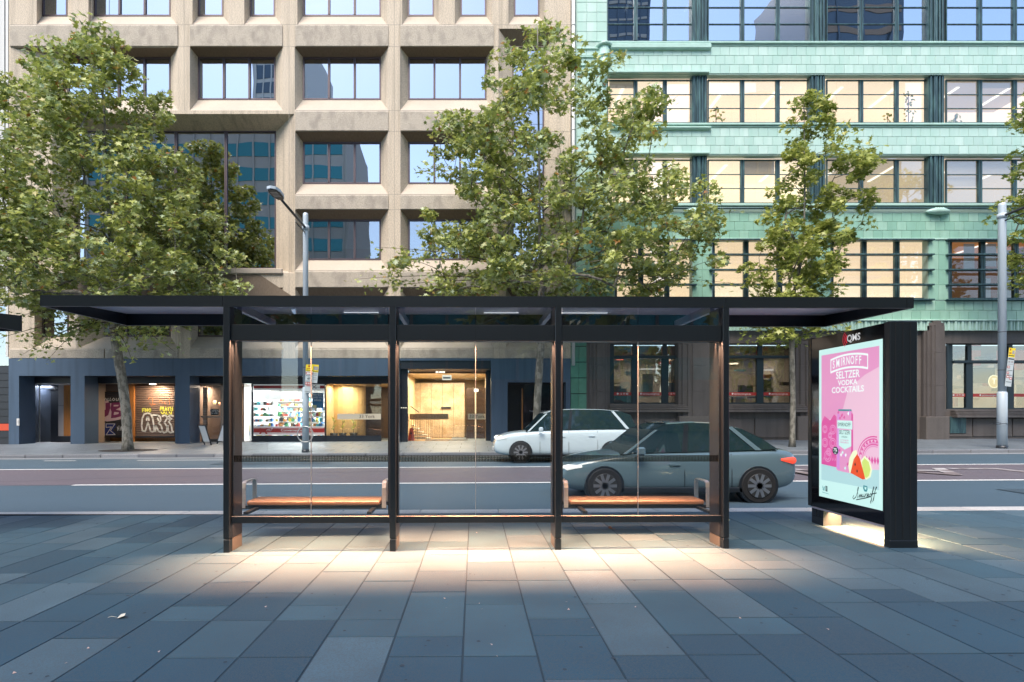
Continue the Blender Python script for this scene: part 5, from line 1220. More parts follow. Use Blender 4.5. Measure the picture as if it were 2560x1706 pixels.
rr = random.Random(77); fcol = [mat('shop_item_%d' % i, c, .5) for i, c in enumerate(((.04,.035,.03),(.10,.07,.05),(.30,.24,.18),(.7,.66,.6),(.35,.04,.03),(.22,.13,.08),(.10,.25,.32)))]
for (xa, xc) in ((1403,1560),(1662,1829),(2181,2350)):
    for _ in range(17):
        y = rr.uniform(28.6, 32); x = rr.uniform(xa, xc-12); w = rr.uniform(5, 26); yt = rr.uniform(800, 915); h = rr.uniform(2, 26) if w < 14 else rr.uniform(2, 9)
        b = MB(); b.box(PX(x,y), PX(x+w,y), y, y+.3, PZ(min(yt+h, 938),y), PZ(yt,y)); b.build('shop_fitting', rr.choice(fcol), green)
text('SERVICE', .16, M['cardark'], green, (PX(2258,29), 29, PZ(884,29)), bold=.001)
# neon disc with T
x, y, z = PX(2283,27.9), 27.9, PZ(877,27.9)
b = MB()
for i in range(24):
    a0_, a1_ = 2*math.pi*i/24, 2*math.pi*(i+1)/24; b.face([(x,y,z),(x+.26*math.cos(a0_),y,z+.30*math.sin(a0_)),(x+.26*math.cos(a1_),y,z+.30*math.sin(a1_))])
nd = b.build('neon_disc', emis('neon_yellow', (1,.72,.22), 1.0), green, fix=False); b = MB()
b.tube([(x+.28*math.cos(i*.2618), y-.02, z+.32*math.sin(i*.2618)) for i in range(25)], .02, 5); b.build('neon_ring', emis('neon_white', (1,.92,.6), 2), nd)
text('T', .4, emis('neon_letter', (1,.95,.75), 2), nd, (x, y-.03, z), bold=.004)
# ================================================================ OPPOSITE SIDE (behind the camera, seen only in the windows)
opp = []
M['opp_band'] = mat('opposite_concrete', (.40,.39,.38), .8); M['opp_teal'] = mat('opposite_teal_glass', (.05,.24,.27), .15, .3); M['opp_brown'] = mat('opposite_brown', (.28,.21,.17), .8); M['opp_dark'] = mat('opposite_dark_glass', (.10,.14,.19), .25, .2); M['opp_pale'] = mat('opposite_pale_panel', (.55,.56,.57), .6)
def opposite(name, label, x0, x1, y, h, body, glassm, fh=3.7, gh_=1.9, vstep=3.0, depth=18):
    t = thing(name, label, 'building', ((x0+x1)/2, y, 0))
    b = MB(); b.box(x0, x1, y-depth, y, -.4, h); b.build('wall', body, t)
    b = MB(); z = 4.5; 
    while z < h-2.2: b.box(x0+.6, x1-.6, y+.01, y+.10, z, z+gh_); z += fh
    tag(b.build('window_strip', glassm, t), kind='stuff')
    b = MB(); x = x0+.6
    while x < x1: b.box(x-.12, x+.12, y+.02, y+.22, 4.4, h-2.0); x += vstep
    tag(b.build('mullion', body, t), kind='stuff'); return t
opposite('opposite_office_building', 'grey concrete block with teal window strips, mirrored in the big dark glazing across the road', -62, -20, -30, 49, M['opp_band'], M['opp_teal'], 3.8, 2.1, 2.4)
opposite('opposite_tower', 'pale gridded tower mirrored in the upper windows of the concrete block', -44, -33, -52, 78, M['opp_pale'], M['opp_dark'], 3.2, 2.4, 1.6)
opposite('opposite_tower', 'dark ribbed tower mirrored in the top windows of the green block', 17, 33, -46, 88, M['opp_dark'], M['opp_band'], 3.2, .5, 1.5)
opposite('opposite_office_building', 'brown block with rounded top mirrored in the green block', 41, 52, -40, 58, M['opp_brown'], M['opp_dark'], 3.6, 2.0, 4)
opposite('opposite_tower', 'wide dark tower mirrored at the far end of the green block', 62, 80, -46, 88, M['opp_dark'], M['opp_brown'], 4, 1.2, 5)
opposite('opposite_office_building', 'low brown building behind the park', -14, 30, -34, 15, M['opp_brown'], M['opp_teal'])
# ================================================================ TREES
LV = [(0,-.5),(.10,-.22),(.46,-.30),(.30,-.05),(.52,.16),(.22,.16),(.10,.26),(0,.55),(-.10,.26),(-.22,.16),(-.52,.16),(-.30,-.05),(-.46,-.30),(-.10,-.22)]
LVA = np.array(LV)
def leaves(name, centers, sizes, seed, mt, parent, flat=.6, rshift=0., origin=(0,0,0)):
    g_ = np.random.default_rng(seed); n = len(centers); C = np.asarray(centers, dtype=float)
    nrm = g_.normal(size=(n, 3)); nrm[:, 2] = np.abs(nrm[:, 2])+flat; nrm[:, 1] -= .35; nrm /= np.linalg.norm(nrm, axis=1)[:, None]
    t = g_.normal(size=(n, 3)); t[:, 2] -= .6; t -= nrm*(t*nrm).sum(1)[:, None]; t /= np.linalg.norm(t, axis=1)[:, None]
    s_ = np.cross(nrm, t); k = len(LV)
    sz = np.asarray(sizes)[:, None, None]
    fold = np.abs(LVA[:, 0])*.35*g_.uniform(-.6, 1.2, (n, 1)) - (LVA[:, 1]**2)*.5*g_.uniform(0, 1, (n, 1))
    V = C[:, None, :]+sz*(LVA[None, :, 0, None]*s_[:, None, :]*g_.uniform(.75, 1.05, (n, 1, 1))+LVA[None, :, 1, None]*t[:, None, :]+fold[:, :, None]*nrm[:, None, :])
    # two halves folded on the midrib: polygon right and left
    right = [0,1,2,3,4,5,6,7]; left = [7,8,9,10,11,12,13,0]
    V = V.reshape(-1, 3)-np.array(origin)
    me = bpy.data.meshes.new(name); me.vertices.add(n*k); me.vertices.foreach_set('co', V.ravel())
    idx = np.concatenate([np.array(right)[None]+np.arange(n)[:, None]*k, np.array(left)[None]+np.arange(n)[:, None]*k], 1).reshape(-1)
    me.loops.add(len(idx)); me.loops.foreach_set('vertex_index', idx)
    me.polygons.add(n*2); me.polygons.foreach_set('loop_start', np.arange(n*2)*8)
    me.update(calc_edges=True); me.materials.append(mt)
    at = me.attributes.new('rnd', 'FLOAT', 'FACE'); at.data.foreach_set('value', np.clip(np.repeat(g_.uniform(0, 1, n), 2)+rshift, 0, 1))
    me.validate()
    o = bpy.data.objects.new(name, me); COL.objects.link(o); o.parent = parent; return o
def tree(name, label, base, trunk, profile, D, ncl, nlf, lsize, seed, mt, depthf=.75, cr=.55, rad=.17, group='plane trees along the far footpath', bottom=None, pos=None):
    """profile: rows of (photo y, x left, x right) at distance D; trunk: list of (photo x, photo y)."""
    rr = random.Random(seed); t = thing(name, label, 'tree', base, group)
    rows_ = sorted([(PZ(y, D), PX(a, D), PX(c, D)) for y, a, c in profile])
    tp = [Vector((PX(x, D), D+rr.uniform(-.08,.08), PZ(y, D))) for x, y in trunk]
    tp[0] = Vector(base)-Vector((0, 0, .05))
    def ext(z):
        for (z0, a0, c0), (z1, a1, c1) in zip(rows_, rows_[1:]):
            if z0 <= z <= z1: f = (z-z0)/(z1-z0); return a0+(a1-a0)*f, c0+(c1-c0)*f
        return None
    zs_ = [r_[0] for r_ in rows_]; ws = []
    # area-weighted height sampling
    tab = []; zz = zs_[0]
    while zz < zs_[-1]:
        e = ext(zz); tab.append((zz, (e[1]-e[0])**1.2)); zz += .15
    tot = sum(w for _, w in tab)
    cl = []
    tries = 0
    while len(cl) < ncl and tries < ncl*60:
        tries += 1
        q = rr.random()*tot
        for z, w in tab:
            q -= w
            if q <= 0: break
        z += rr.random()*.15; e = ext(z)
        if not e: continue
        u = rr.uniform(-1, 1); v = rr.uniform(-1, 1)
        if u*u+v*v > 1: continue
        rads = math.hypot(u, v)
        if rads < .35 and rr.random() < .6: continue
        cx, hw = (e[0]+e[1])/2, (e[1]-e[0])/2
        p = Vector((cx+u*max(hw-cr*.55, .1), D+v*min(hw*depthf, 4.2), z))
        if min([(p-c).length for c in cl] or [9]) < cr*.62: continue
        cl.append(p)
    # branches: attach every cluster to the nearest wood that lies nearer the trunk foot
    nodes = []; parent = []
    for i in range(len(tp)-1):
        k = max(2, int((tp[i+1]-tp[i]).length/.35))
        for j in range(k): nodes.append(tp[i].lerp(tp[i+1], j/k)); parent.append(len(nodes)-2)
    nodes.append(tp[-1]); parent.append(len(nodes)-2); ntr = len(nodes)
    zbr = rows_[0][0]-1.2 if bottom is None else bottom
    load = [0]*len(nodes)
    for p in sorted(cl, key=lambda p: (Vector((p.x-tp[min(len(tp)-1, 1)].x, p.y-D, 0)).length+abs(p.z-tp[1].z)*.35)):
        best, bi_ = 1e9, 0
        for i, nd in enumerate(nodes):
            if nd.z < min(zbr, p.z-.2): continue
            d = (nd-p).length*(1+.9*max(0, nd.z-p.z+.35)/((nd-p).length+.01))+(.5 if i < ntr else 0)
            if d < best: best, bi_ = d, i
        a = nodes[bi_]; L = (p-a).length; k = max(1, int(L/.45)); prev = bi_
        side = Vector((rr.uniform(-1, 1), rr.uniform(-1, 1), rr.uniform(-.2, .5)))*L*.09
        for j in range(1, k+1):
            f = j/k; q = a.lerp(p, f)+side*math.sin(math.pi*f)+Vector((0, 0, -.10*L*math.sin(math.pi*f)*0+.08*L*math.sin(math.pi*f)))
            nodes.append(q); parent.append(prev); load.append(0); prev = len(nodes)-1
        load[prev] = 1
    cnt = load[:]
    for i in range(len(nodes)-1, 0, -1):
        if parent[i] >= 0: cnt[parent[i]] += cnt[i]
    kids = {}
    for i, p in enumerate(parent): kids.setdefault(p, []).append(i)
    total = max(cnt[0], 1)
    def r_of(i): return max(.011, rad*.92*(max(cnt[i], 1)/total)**.52)
    tb = MB(); n = ntr
    pts = nodes[:ntr]; rs = [min(rad*(1.12 if i == 0 else 1.0)*(1-.25*min(i/ntr*1.4, 1)), max(r_of(i), rad*.16) if pts[i].z > zbr+.5 else 9)*(1+.05*math.sin(i*2.3)) for i in range(ntr)]
    for i in range(1, ntr): rs[i] = min(rs[i], rs[i-1]*1.04)
    rs[0] = rad*1.35
    tb.tube(pts, rs, 12); tr_ = tb.build('trunk', M['bark'], t)
    bb = MB()
    for i in range(ntr):
        for c in kids.get(i, []):
            if c < ntr: continue
            stack = [(i, c)]
            while stack:
                s0, c0 = stack.pop(); path = [nodes[s0]]; rr_ = [min(r_of(c0), rs[min(s0, ntr-1)]*.8 if s0 < ntr else 9)]; cur = c0
                while True:
                    path.append(nodes[cur]); rr_.append(r_of(cur)); ks_ = kids.get(cur, [])
                    if not ks_: break
                    ks_ = sorted(ks_, key=lambda q: -cnt[q])
                    for o_ in ks_[1:]: stack.append((cur, o_))
                    cur = ks_[0]
                bb.tube(path, rr_, 5, cap=False)
    br = bb.build('branches', M['twig'] if rad < .09 else M['bark'], t, fix=False); tag(br, kind='stuff')
    cs = []; sz = []; g_ = random.Random(seed+1)
    per = nlf/len(cl)
    for p in cl:
        n = max(3, int(per*g_.uniform(.45, 1.6))); R_ = cr*g_.uniform(.75, 1.3)
        ax = Vector((g_.uniform(-1,1), g_.uniform(-1,1), g_.uniform(-.3,.6))).normalized()
        for _ in range(n):
            while True:
                d = Vector((g_.uniform(-1,1), g_.uniform(-1,1), g_.uniform(-1,1)))
                if d.length <= 1: break
            d = d*R_; d = d*.72+ax*d.dot(ax)*.6; d.z *= .8
            cs.append(p+d); sz.append(lsize*g_.uniform(.6, 1.25))
    cr_ = leaves('crown', cs, sz, seed, mt, t, origin=base); tag(cr_, kind='stuff')
    return t
DT = 23.2
def bp(xd, D): x = PX(xd, D); return (x, D, footz(x, D))
T1 = [(76,200,262),(110,130,290),(150,85,310),(200,45,385),(250,5,395),(310,-20,420),(370,-60,450),(430,-90,480),(480,-100,515),(530,-100,528),(580,-100,560),(630,-100,572),(680,-100,568),(715,-60,470)]
tree('plane_tree', 'large dense plane tree with a mottled leaning trunk in front of the roller shutters', bp(294, DT), [(294,1030),(289,950),(281,880),(268,800),(262,740),(259,640),(252,520),(245,400),(240,280),(235,150),(232,90)], T1, DT, 400, 27000, .255, 21, M['leaf'], cr=.62, rad=.20, bottom=PZ(790,DT))
T2 = [(22,1195,1275),(60,1180,1300),(100,1150,1310),(150,1128,1345),(200,1105,1420),(250,1060,1520),(300,965,1580),(350,935,1590),(400,915,1600),(450,925,1625),(500,965,1690),(550,960,1680),(600,900,1690),(640,860,1670),(680,840,1640)]
tree('plane_tree', 'tall open plane tree standing at the join of the beige and green buildings', bp(1230, DT), [(1230,1030),(1236,900),(1243,790),(1243,660),(1240,540),(1240,420),(1238,300),(1236,180),(1235,60)], T2, DT, 360, 21500, .26, 33, M['leaf'], cr=.58, rad=.17, bottom=PZ(770,DT))
T3 = [(205,1838,1856),(240,1825,1912),(285,1815,1925),(330,1805,1965),(370,1785,1990),(410,1775,2050),(460,1755,2000),(510,1735,1985),(560,1715,1985),(610,1700,1975),(660,1695,1945),(700,1695,1900),(760,1700,1870),(790,1720,1880)]
tree('plane_tree', 'slender young plane tree with yellow-green leaves before the green building', bp(1820, DT), [(1820,1024),(1822,920),(1817,800),(1822,680),(1838,600),(1845,520),(1848,420),(1846,320),(1846,220)], T3, DT, 150, 7400, .245, 45, M['leaf2'], cr=.46, rad=.115, bottom=PZ(790,DT))
T4 = [(175,2380,2460),(230,2335,2520),(300,2322,2560),(400,2318,2600),(500,2325,2600),(600,2322,2600),(660,2350,2560)]
tree('plane_tree', 'plane tree mostly out of view, its leaf tips overhanging the lamp with the tilted sign', bp(2440, DT), [(2440,1026),(2440,880),(2440,700),(2442,500),(2440,300),(2430,200)], T4, DT, 110, 6000, .24, 57, M['leaf2'], cr=.55, rad=.15, bottom=PZ(760,DT))
# low drooping sprays on the first and third tree, hanging below the shelter roof
def spray(treeobj, D, items, seed, mt, n=30):
    cs = []; sz = []; g_ = random.Random(seed); bb = MB()
    for (x0, y0, x1, y1, k) in items:
        a, c = Vector((PX(x0,D), D+g_.uniform(-.8,.2), PZ(y0,D))), Vector((PX(x1,D), D+g_.uniform(-1.2,.2), PZ(y1,D)))
        pts = [a.lerp(c, f/5)+Vector((0,0,.25*math.sin(f/5*math.pi))) for f in range(6)]; bb.tube(pts, [.03,.025,.02,.015,.01,.006], 5, cap=False)
        for _ in range(k):
            f = g_.uniform(.15, 1.0); q = pts[int(f*4.99)].lerp(pts[int(f*4.99)+1], (f*5)%1 if f < 1 else 1)
            cs.append(q+Vector((g_.gauss(0,.22), g_.gauss(0,.22), g_.gauss(-.08,.17)))); sz.append(.24*g_.uniform(.6,1.2))
    o = leaves('drooping_leaves', cs, sz, seed, mt, treeobj, origin=treeobj.location); tag(o, kind='stuff')
    b_ = bb.build('drooping_twigs', M['twig'], treeobj, fix=False); tag(b_, kind='stuff')
trees = [o for o in COL.objects if o.name.startswith('plane_tree')]
spray(trees[0], DT, [(262,730,60,815,70),(262,740,130,800,90),(265,745,40,770,60),(262,730,5,800,45),(268,760,340,835,45),(268,760,420,770,80),(268,745,430,815,70),(265,740,480,768,40),(262,720,100,830,40),(268,770,330,790,40),(262,715,0,745,60),(262,700,60,700,90),(262,720,180,790,80)], 5, M['leaf'])
spray(trees[2], DT, [(1820,730,1700,775,60),(1820,730,1890,775,60),(1820,740,1760,790,55),(1820,740,1870,790,45),(1820,720,1925,760,30)], 6, M['leaf2'])
spray(trees[1], DT, [(1243,660,810,640,90),(1243,640,870,580,90),(1243,660,1660,560,90),(1243,650,1690,650,90),(1243,640,1690,490,70),(1243,650,850,670,80),(1243,500,1545,240,50),(1243,480,990,300,40)], 8, M['leaf'])
# tree pit at the first tree
b = MB(); x, y, _ = bp(294, DT); b.face([(x+1.25*math.cos(a), y+.62*math.sin(a), footz(x+1.25*math.cos(a), y+.62*math.sin(a))+.007) for a in [i*.35 for i in range(18)]])
o = b.build('tree_pit', mat('bark_mulch', (.03,.025,.022), .95, bump=1, bscale=40), None, fix=False); tag(o, kind='structure')
# park trees behind the camera (the first three are mirrored in the big glazing)
def parktree(x, y, h, w, seed, label):
    t = thing('park_tree', label, 'tree', (x, y, 0), 'fig trees in the park behind the viewer'); rr = random.Random(seed)
    b = MB(); b.tube([(x,y,-.1),(x+.3,y,h*.25),(x,y,h*.5),(x,y,h*.8)], [.7,.5,.35,.1], 10)
    b.build('trunk', M['bark'], t); cs = []; 
    for _ in range(60):
        a, v, zz = rr.uniform(0, 6.28), rr.random()**.5, rr.uniform(-1, 1); r_ = w*v*math.sqrt(1-zz*zz*.9)
        c = Vector((x+r_*math.cos(a), y+r_*math.sin(a)*.7, h*.62+zz*h*.36))
        for _ in range(32): cs.append(c+Vector((rr.gauss(0,.9), rr.gauss(0,.9), rr.gauss(0,.7))))
    o = leaves('crown', cs, [.75]*len(cs), seed, M['leaf'], t, origin=(x,y,0)); tag(o, kind='stuff')
parktree(-30, -13, 25, 7, 3, 'tall dark fig tree mirrored in the big dark glazing'); parktree(-19, -12, 18, 6, 4, 'lower dark fig tree mirrored beside the tall one'); parktree(-44, -13, 22, 7, 6, 'fig tree mirrored farther along the glazing')
parktree(-8, -8, 20, 6.5, 8, 'added fig tree, unseen behind the viewer, shading the foreground'); parktree(3, -8.5, 20, 6.5, 9, 'second added fig tree, unseen behind the viewer, shading the foreground'); parktree(14, -8, 19, 6.5, 10, 'added shade tree behind and to the right of the viewer'); parktree(26, -10, 18, 7, 11, 'added fig tree, mirrored in the service shop windows'); parktree(38, -12, 17, 7, 12, 'last fig tree of the added shade row')  # unseen row added behind the camera to shade the foreground paving
# ================================================================ STREET LAMPS WITH PARKING SIGNS
def street_lamp(label, xd, D, ytop, yarm, yjoint, r1, r2, armlen, signs):
    x = PX(xd, D); z0 = footz(x, max(D, 21.7)); zt = PZ(ytop, D); zj = PZ(yjoint, D)
    t = thing('street_lamp', label, 'street lamp', (x, D, z0), 'street lamps on the far footpath')
    b = MB(); b.tube([(x,D,zj),(x,D,zt-.12),(x,D,zt-.02),(x,D,zt)], [r2,r2,r2*.93,r2*.7], 16); b.build('pole', M['galv'], t)
    b = MB(); b.tube([(x,D,z0+.04),(x,D,zj),(x,D,zj+.05)], [r1,r1,r2], 16); b.build('lower_pole', M['galv'], t)
    b = MB(); b.tube([(x,D,z0-.05),(x,D,z0+.10)], [r1+.03,r1+.02], 16); b.build('foot', M['blacksoft'], t)
    za = PZ(yarm, D); b = MB(); b.tube([(x,D,za-.09),(x,D,za+.09)], [r2+.035]*2, 16); b.build('clamp', M['galv'], t)
    for q in (.12, .32): b = MB(); zz = zj+(zt-zj)*q; b.tube([(x,D,zz-.01),(x,D,zz+.012)], [r2+.008]*2, 16); b.build('pole_band', M['blacksoft'], t)
    b = MB(); b.tube([(x,D,za),(x,D-armlen*.5,za+.03),(x,D-armlen,za+.05)], [.055,.05,.045], 8); b.build('arm', M['blacksoft'], t)
    b = MB(); b.tube([(x,D-.1,za-.22),(x,D-armlen*.42,za-.20)], [.028,.022], 6); b.build('stay', M['blacksoft'], t)
    # flat LED head
    y1 = D-armlen; zh = za+.05; pts = [(x-.10,y1+.1),(x-.20,y1-.15),(x-.22,y1-.6),(x-.15,y1-.85),(x,y1-.92),(x+.15,y1-.85),(x+.22,y1-.6),(x+.20,y1-.15),(x+.10,y1+.1)]
    b = MB(); b.prism(pts, 'z', zh-.02, zh+.07); b.prism([(x-.12,y1),(x-.16,y1-.3),(x+.16,y1-.3),(x+.12,y1)], 'z', zh+.071, zh+.12); hd = b.build('lamp_head', M['galv'], t)
    b = MB(); b.prism([(x+(px_-x)*.86, y1-.38+(py_-y1+.38)*.88) for px_, py_ in pts], 'z', zh-.045, zh-.021); b.build('head_underside', M['black'], hd)
    for i in range(4): b = MB(); b.box(x-.12, x+.12, y1-.66+i*.12, y1-.60+i*.12, zh-.052, zh-.046); b.build('led_row', M['cream'], hd)
    for (xa, ya_, xb, yb_, w, kind, dy) in signs:
        # sign plate along a slanted axis
        y = D-r1-.05-dy; p0, p1 = Vector((PX(xa,y), PZ(ya_,y))), Vector((PX(xb,y), PZ(yb_,y))); dx = (p1-p0).normalized(); nx = Vector((-dx.y, dx.x))*w/2
        if nx.x < 0: nx = -nx
        def Q(u, v, off=0): q = p0+(p1-p0)*v+nx*u; return (q.x, y-off, q.y)
        b = MB(); b.face([Q(-1,0),Q(1,0),Q(1,1),Q(-1,1)]); b.face([Q(-1,0,-.006),Q(1,0,-.006),Q(1,1,-.006),Q(-1,1,-.006)]); sg_ = b.build('parking_sign', mat('sign_plate', (.50,.56,.58), .5), t, fix=False)
        def patch(u0, u1, v0, v1, mt, off=.003):
            b = MB(); b.face([Q(u0,v0,off),Q(u1,v0,off),Q(u1,v1,off),Q(u0,v1,off)]); b.build('sign_marking', mt, sg_, fix=False)
        yel = sgy; redm = M['red']; blk = M['black']
        if kind == 'long':
            patch(-1,1,0,.24,yel); patch(-.7,-.35,.02,.07,redm,.005); patch(-.8,-.1,.12,.15,redm,.005); patch(.1,.85,.06,.16,M['greypanel'],.005); patch(-.9,.9,.19,.21,blk,.005)
            for (u0,u1,v0,v1) in ((-.85,.9,.27,.30),(-.8,-.2,.34,.38),(.1,.8,.34,.38),(-.8,.8,.42,.43)): patch(u0,u1,v0,v1,blk if v0 < .33 else M['greypanel'],.005)
            for (u0,u1,v0,v1) in ((-.9,-.1,.47,.53),(-.9,-.2,.62,.68),(.1,.9,.76,.82),(-.9,.0,.72,.78)): patch(u0,u1,v0,v1,redm,.005); patch(u0+.15,u1-.15,v0+.015,v1-.015,M['white'],.007)
            for v in (.58,.70,.88): patch(-.8,.8,v,v+.012,blk,.005)
        elif kind == 'small':
            patch(-1,1,0,.42,yel); patch(-.3,.9,.10,.30,M['greypanel'],.005); patch(-.9,.9,.36,.39,blk,.005)
            for v in (.48,.56,.70,.80): patch(-.6,.7,v,v+.03,M['greypanel'],.005)
        elif kind == 'main':
            patch(-1,1,0,.24,yel); patch(-.4,.2,.03,.08,redm,.005); patch(-.8,.6,.13,.15,redm,.005); patch(-.9,.9,.19,.21,blk,.005)
            patch(-.9,.9,.27,.35,redm,.005); patch(-.7,.7,.285,.335,M['white'],.007); patch(-.9,.9,.39,.40,blk,.005)
            patch(-.9,.9,.58,.59,blk,.005); patch(-.9,.9,.62,.72,redm,.005); patch(-.75,.75,.64,.70,M['white'],.007); patch(-.6,.6,.74,.76,redm,.005); patch(-.8,.8,.95,.96,blk,.005)
            q = Q(0, .50, .006); tt = text('4P', .13, blk, None, q); tt.parent = sg_; tt.location = Vector(q)-wloc(sg_)
            q = Q(0, .67, .009); tt = text('BUS', .09, redm, None, q, bold=.002); tt.parent = sg_; tt.location = Vector(q)-wloc(sg_)
    return t
sgy = mat('sign_yellow', (.80,.62,.02), .5)
L1 = street_lamp('grey street lamp with yellow-topped parking signs before the convenience store', 702, 22.1, 490, 524, 893, .135, .108, 2.9,
    [(724,838,720,871+9,.30,'small',.0),(711.5,838,707.5,903,.30,'main',.03)])
L2 = street_lamp('grey street lamp with one tilted yellow and white parking sign before the green block', 2302.5, 22.1, 467, 497, 903, .165, .132, 2.9,
    [(2326,800,2316,888,.26,'long',.0)])
# bicycle ring on the first pole
x = PX(702,22.0); z = PZ(998,22.0); b = MB(); pts = [(x+.32*math.sin(a), 21.95, z+.32*math.cos(a)) for a in [i*2*math.pi/28 for i in range(29)]]
b.tube(pts, .02, 6, cap=False); b.build('cycle_ring', M['steel'], L1)
x = PX(2302,22.0); b = MB(); z = PZ(974,22.0); b.tube([(x+.23*math.cos(a), 22.1+.23*math.sin(a), z+.02*math.sin(3*a)) for a in [i*math.pi/8 for i in range(17)]]+[(x-.35,21.9,z+.06)], .012, 5); b.build('cable_tie', M['black'], L2)
# ================================================================ CARS
def car(name, label, xf, ynear, L, W_, H, beltr, paint, kind, seed=0):
    """Front points to -x. xf = x of the nose; ynear = y of the side facing the viewer."""
    zr_ = -.15+S(xf+L/2); t = thing(name, label, 'car', (xf+L/2, ynear+W_/2, zr_), 'cars driving along the street')
    cy = ynear+W_/2; hw = W_/2
    if kind == 'suv':
        # s, bottom, lower-body top (bonnet/belt)
        st = [(0,.42,.62,.74),(.015,.30,.80,.80),(.05,.24,.92,.88),(.12,.22,1.02,.96),(.20,.22,1.06,.99),(.28,.22,1.09,1.0),(.45,.22,1.12,1.0),(.65,.22,1.14,1.0),(.85,.23,1.16,.98),(.94,.26,1.16,.94),(.985,.32,1.10,.88),(1,.45,.95,.80)]
        gh_ = [(.215,1.05,.0),(.26,1.22,.5),(.34,H-.14,.93),(.42,H-.03,.99),(.55,H,1),(.72,H-.01,1),(.86,H-.06,.97),(.93,H-.18,.9),(.975,1.12,.0)]
        wh = (.18,.80); wr = .36
    else:
        st = [(0,.42,.52,.72),(.012,.26,.66,.80),(.05,.20,.74,.90),(.12,.18,.82,.97),(.20,.18,.88,.99),(.28,.18,.92,1.0),(.45,.18,.94,1.0),(.65,.18,.96,1.0),(.80,.19,.98,.99),(.90,.21,1.0,.96),(.97,.27,.98,.88),(1,.42,.84,.78)]
        gh_ = [(.245,.90,.0),(.30,1.06,.45),(.38,H-.14,.90),(.45,H-.03,.98),(.55,H,1),(.66,H-.02,1),(.76,H-.12,.93),(.84,H-.30,.6),(.90,.99,.0)]
        wh = (.175,.81); wr = .325
    b = MB(); rings = []
    for (s_, zb_, zt_, wf) in st:
        x = xf+s_*L; w = hw*wf; zm = zb_+(zt_-zb_)*.45
        half = [(0,zb_),(w*.82,zb_),(w*.97,zb_+.07),(w,zm),(w*.985,zt_-.16*(zt_-zb_)),(w*.93,zt_-.03),(w*.78,zt_),(0,zt_+.025)]
        ring = [(x, cy-u, zr_+v) for u, v in half]+[(x, cy+u, zr_+v) for u, v in half[-2:0:-1]]
        base = len(b.v); b.v += ring; rings.append((base, len(ring)))
    for (a, n), (c, _) in zip(rings, rings[1:]):
        for k in range(n): k2 = (k+1) % n; b.f.append((a+k,a+k2,c+k2,c+k)); b.m.append(0); b.r.append(0); b.sm.append(True)
    for (a, n) in (rings[0], rings[-1]): b.f.append(tuple(range(a, a+n))); b.m.append(0); b.r.append(0); b.sm.append(True)
    body = b.build('body', paint, t); md = body.modifiers.new('s', 'SUBSURF'); md.levels = 1; md.render_levels = 2
    # greenhouse: roof skin and glass as separate parts
    def gring(s_, z, wf, belt):
        x = xf+s_*L; wb = hw*.90; wt = hw*.74
        zt_ = max(z, belt+.005); f = (zt_-belt)/(H-belt); w = wb+(wt-wb)*f
        return x, w, zt_, wb
    bl = lambda s_: float(np.interp(s_, [q[0] for q in st], [q[2] for q in st]))-.01
    gb_ = MB(); rf = MB(); R1 = []
    for (s_, z, f) in gh_:
        bz = bl(s_); x, w, zt_, wb = gring(s_, z, f, bz); R1.append((x, w, zt_, wb, bz))
    for (x, w, z, wb, bz), (x2, w2, z2, wb2, bz2) in zip(R1, R1[1:]):
        for sg_ in (-1, 1): gb_.face([(x,cy+sg_*wb,zr_+bz),(x2,cy+sg_*wb2,zr_+bz2),(x2,cy+sg_*w2,zr_+z2-.02),(x,cy+sg_*w,zr_+z-.02)], smooth=True)
        steep = abs(z2-z)/(x2-x) > .33
        tgt = gb_ if steep else rf
        if steep: tgt.face([(x,cy-w,zr_+z-.015),(x2,cy-w2,zr_+z2-.015),(x2,cy+w2,zr_+z2-.015),(x,cy+w,zr_+z-.015)], smooth=True)
        else:
            for u0, u1, o0, o1 in ((-1,-.8,0,.03),(-.8,.8,.03,.03),(.8,1,.03,0)): rf.face([(x,cy+w*u0,zr_+z-.03+o0),(x2,cy+w2*u0,zr_+z2-.03+o0),(x2,cy+w2*u1,zr_+z2-.03+o1),(x,cy+w*u1,zr_+z-.03+o1)], smooth=True)
            for sg_ in (-1, 1): rf.face([(x,cy+sg_*w*1.0,zr_+z-.03),(x2,cy+sg_*w2*1.0,zr_+z2-.03),(x2,cy+sg_*(w2+.012),zr_+z2-.10),(x,cy+sg_*(w+.012),zr_+z-.10)], smooth=True)
    gb_.build('windows', M['carglass'], t, fix=False); rf.build('roof', paint, t, fix=False)
    # pillars: front, middle, rear
    def at(s_):
        for (a, c) in zip(gh_, gh_[1:]):
            if a[0] <= s_ <= c[0]: f = (s_-a[0])/(c[0]-a[0]); return a[1]+(c[1]-a[1])*f
        return H
    for sb, stp, wd in ((gh_[0][0]+.01, gh_[2][0]+.015, .035),(.50,.52,.05),(gh_[-2][0]-.035, gh_[-3][0]-.06, .06)):
        for sg_ in (-1, 1):
            q = MB(); zb_, zt_ = bl(sb), min(at(stp)-.04, H-.05); wb = hw*.90; wt = wb+(hw*.74-wb)*((zt_-zb_)/(H-zb_))
            xb, xt = xf+sb*L, xf+stp*L; q.prism([(0,0),(1,0),(1,1),(0,1)], 'z', 0, 0) if False else None
            for oo in (0,): q.face([(xb,cy+sg_*(wb+.008),zr_+zb_),(xb+wd*2,cy+sg_*(wb+.008),zr_+zb_),(xt+wd*1.6,cy+sg_*(wt+.010),zr_+zt_),(xt,cy+sg_*(wt+.010),zr_+zt_)]); q.face([(xb,cy+sg_*(wb+.008),zr_+zb_),(xt,cy+sg_*(wt+.010),zr_+zt_),(xt,cy+sg_*(wt-.03),zr_+zt_),(xb,cy+sg_*(wb-.03),zr_+zb_)])
            q.build('window_pillar', paint if wd != .05 else M['black'], t, fix=False)
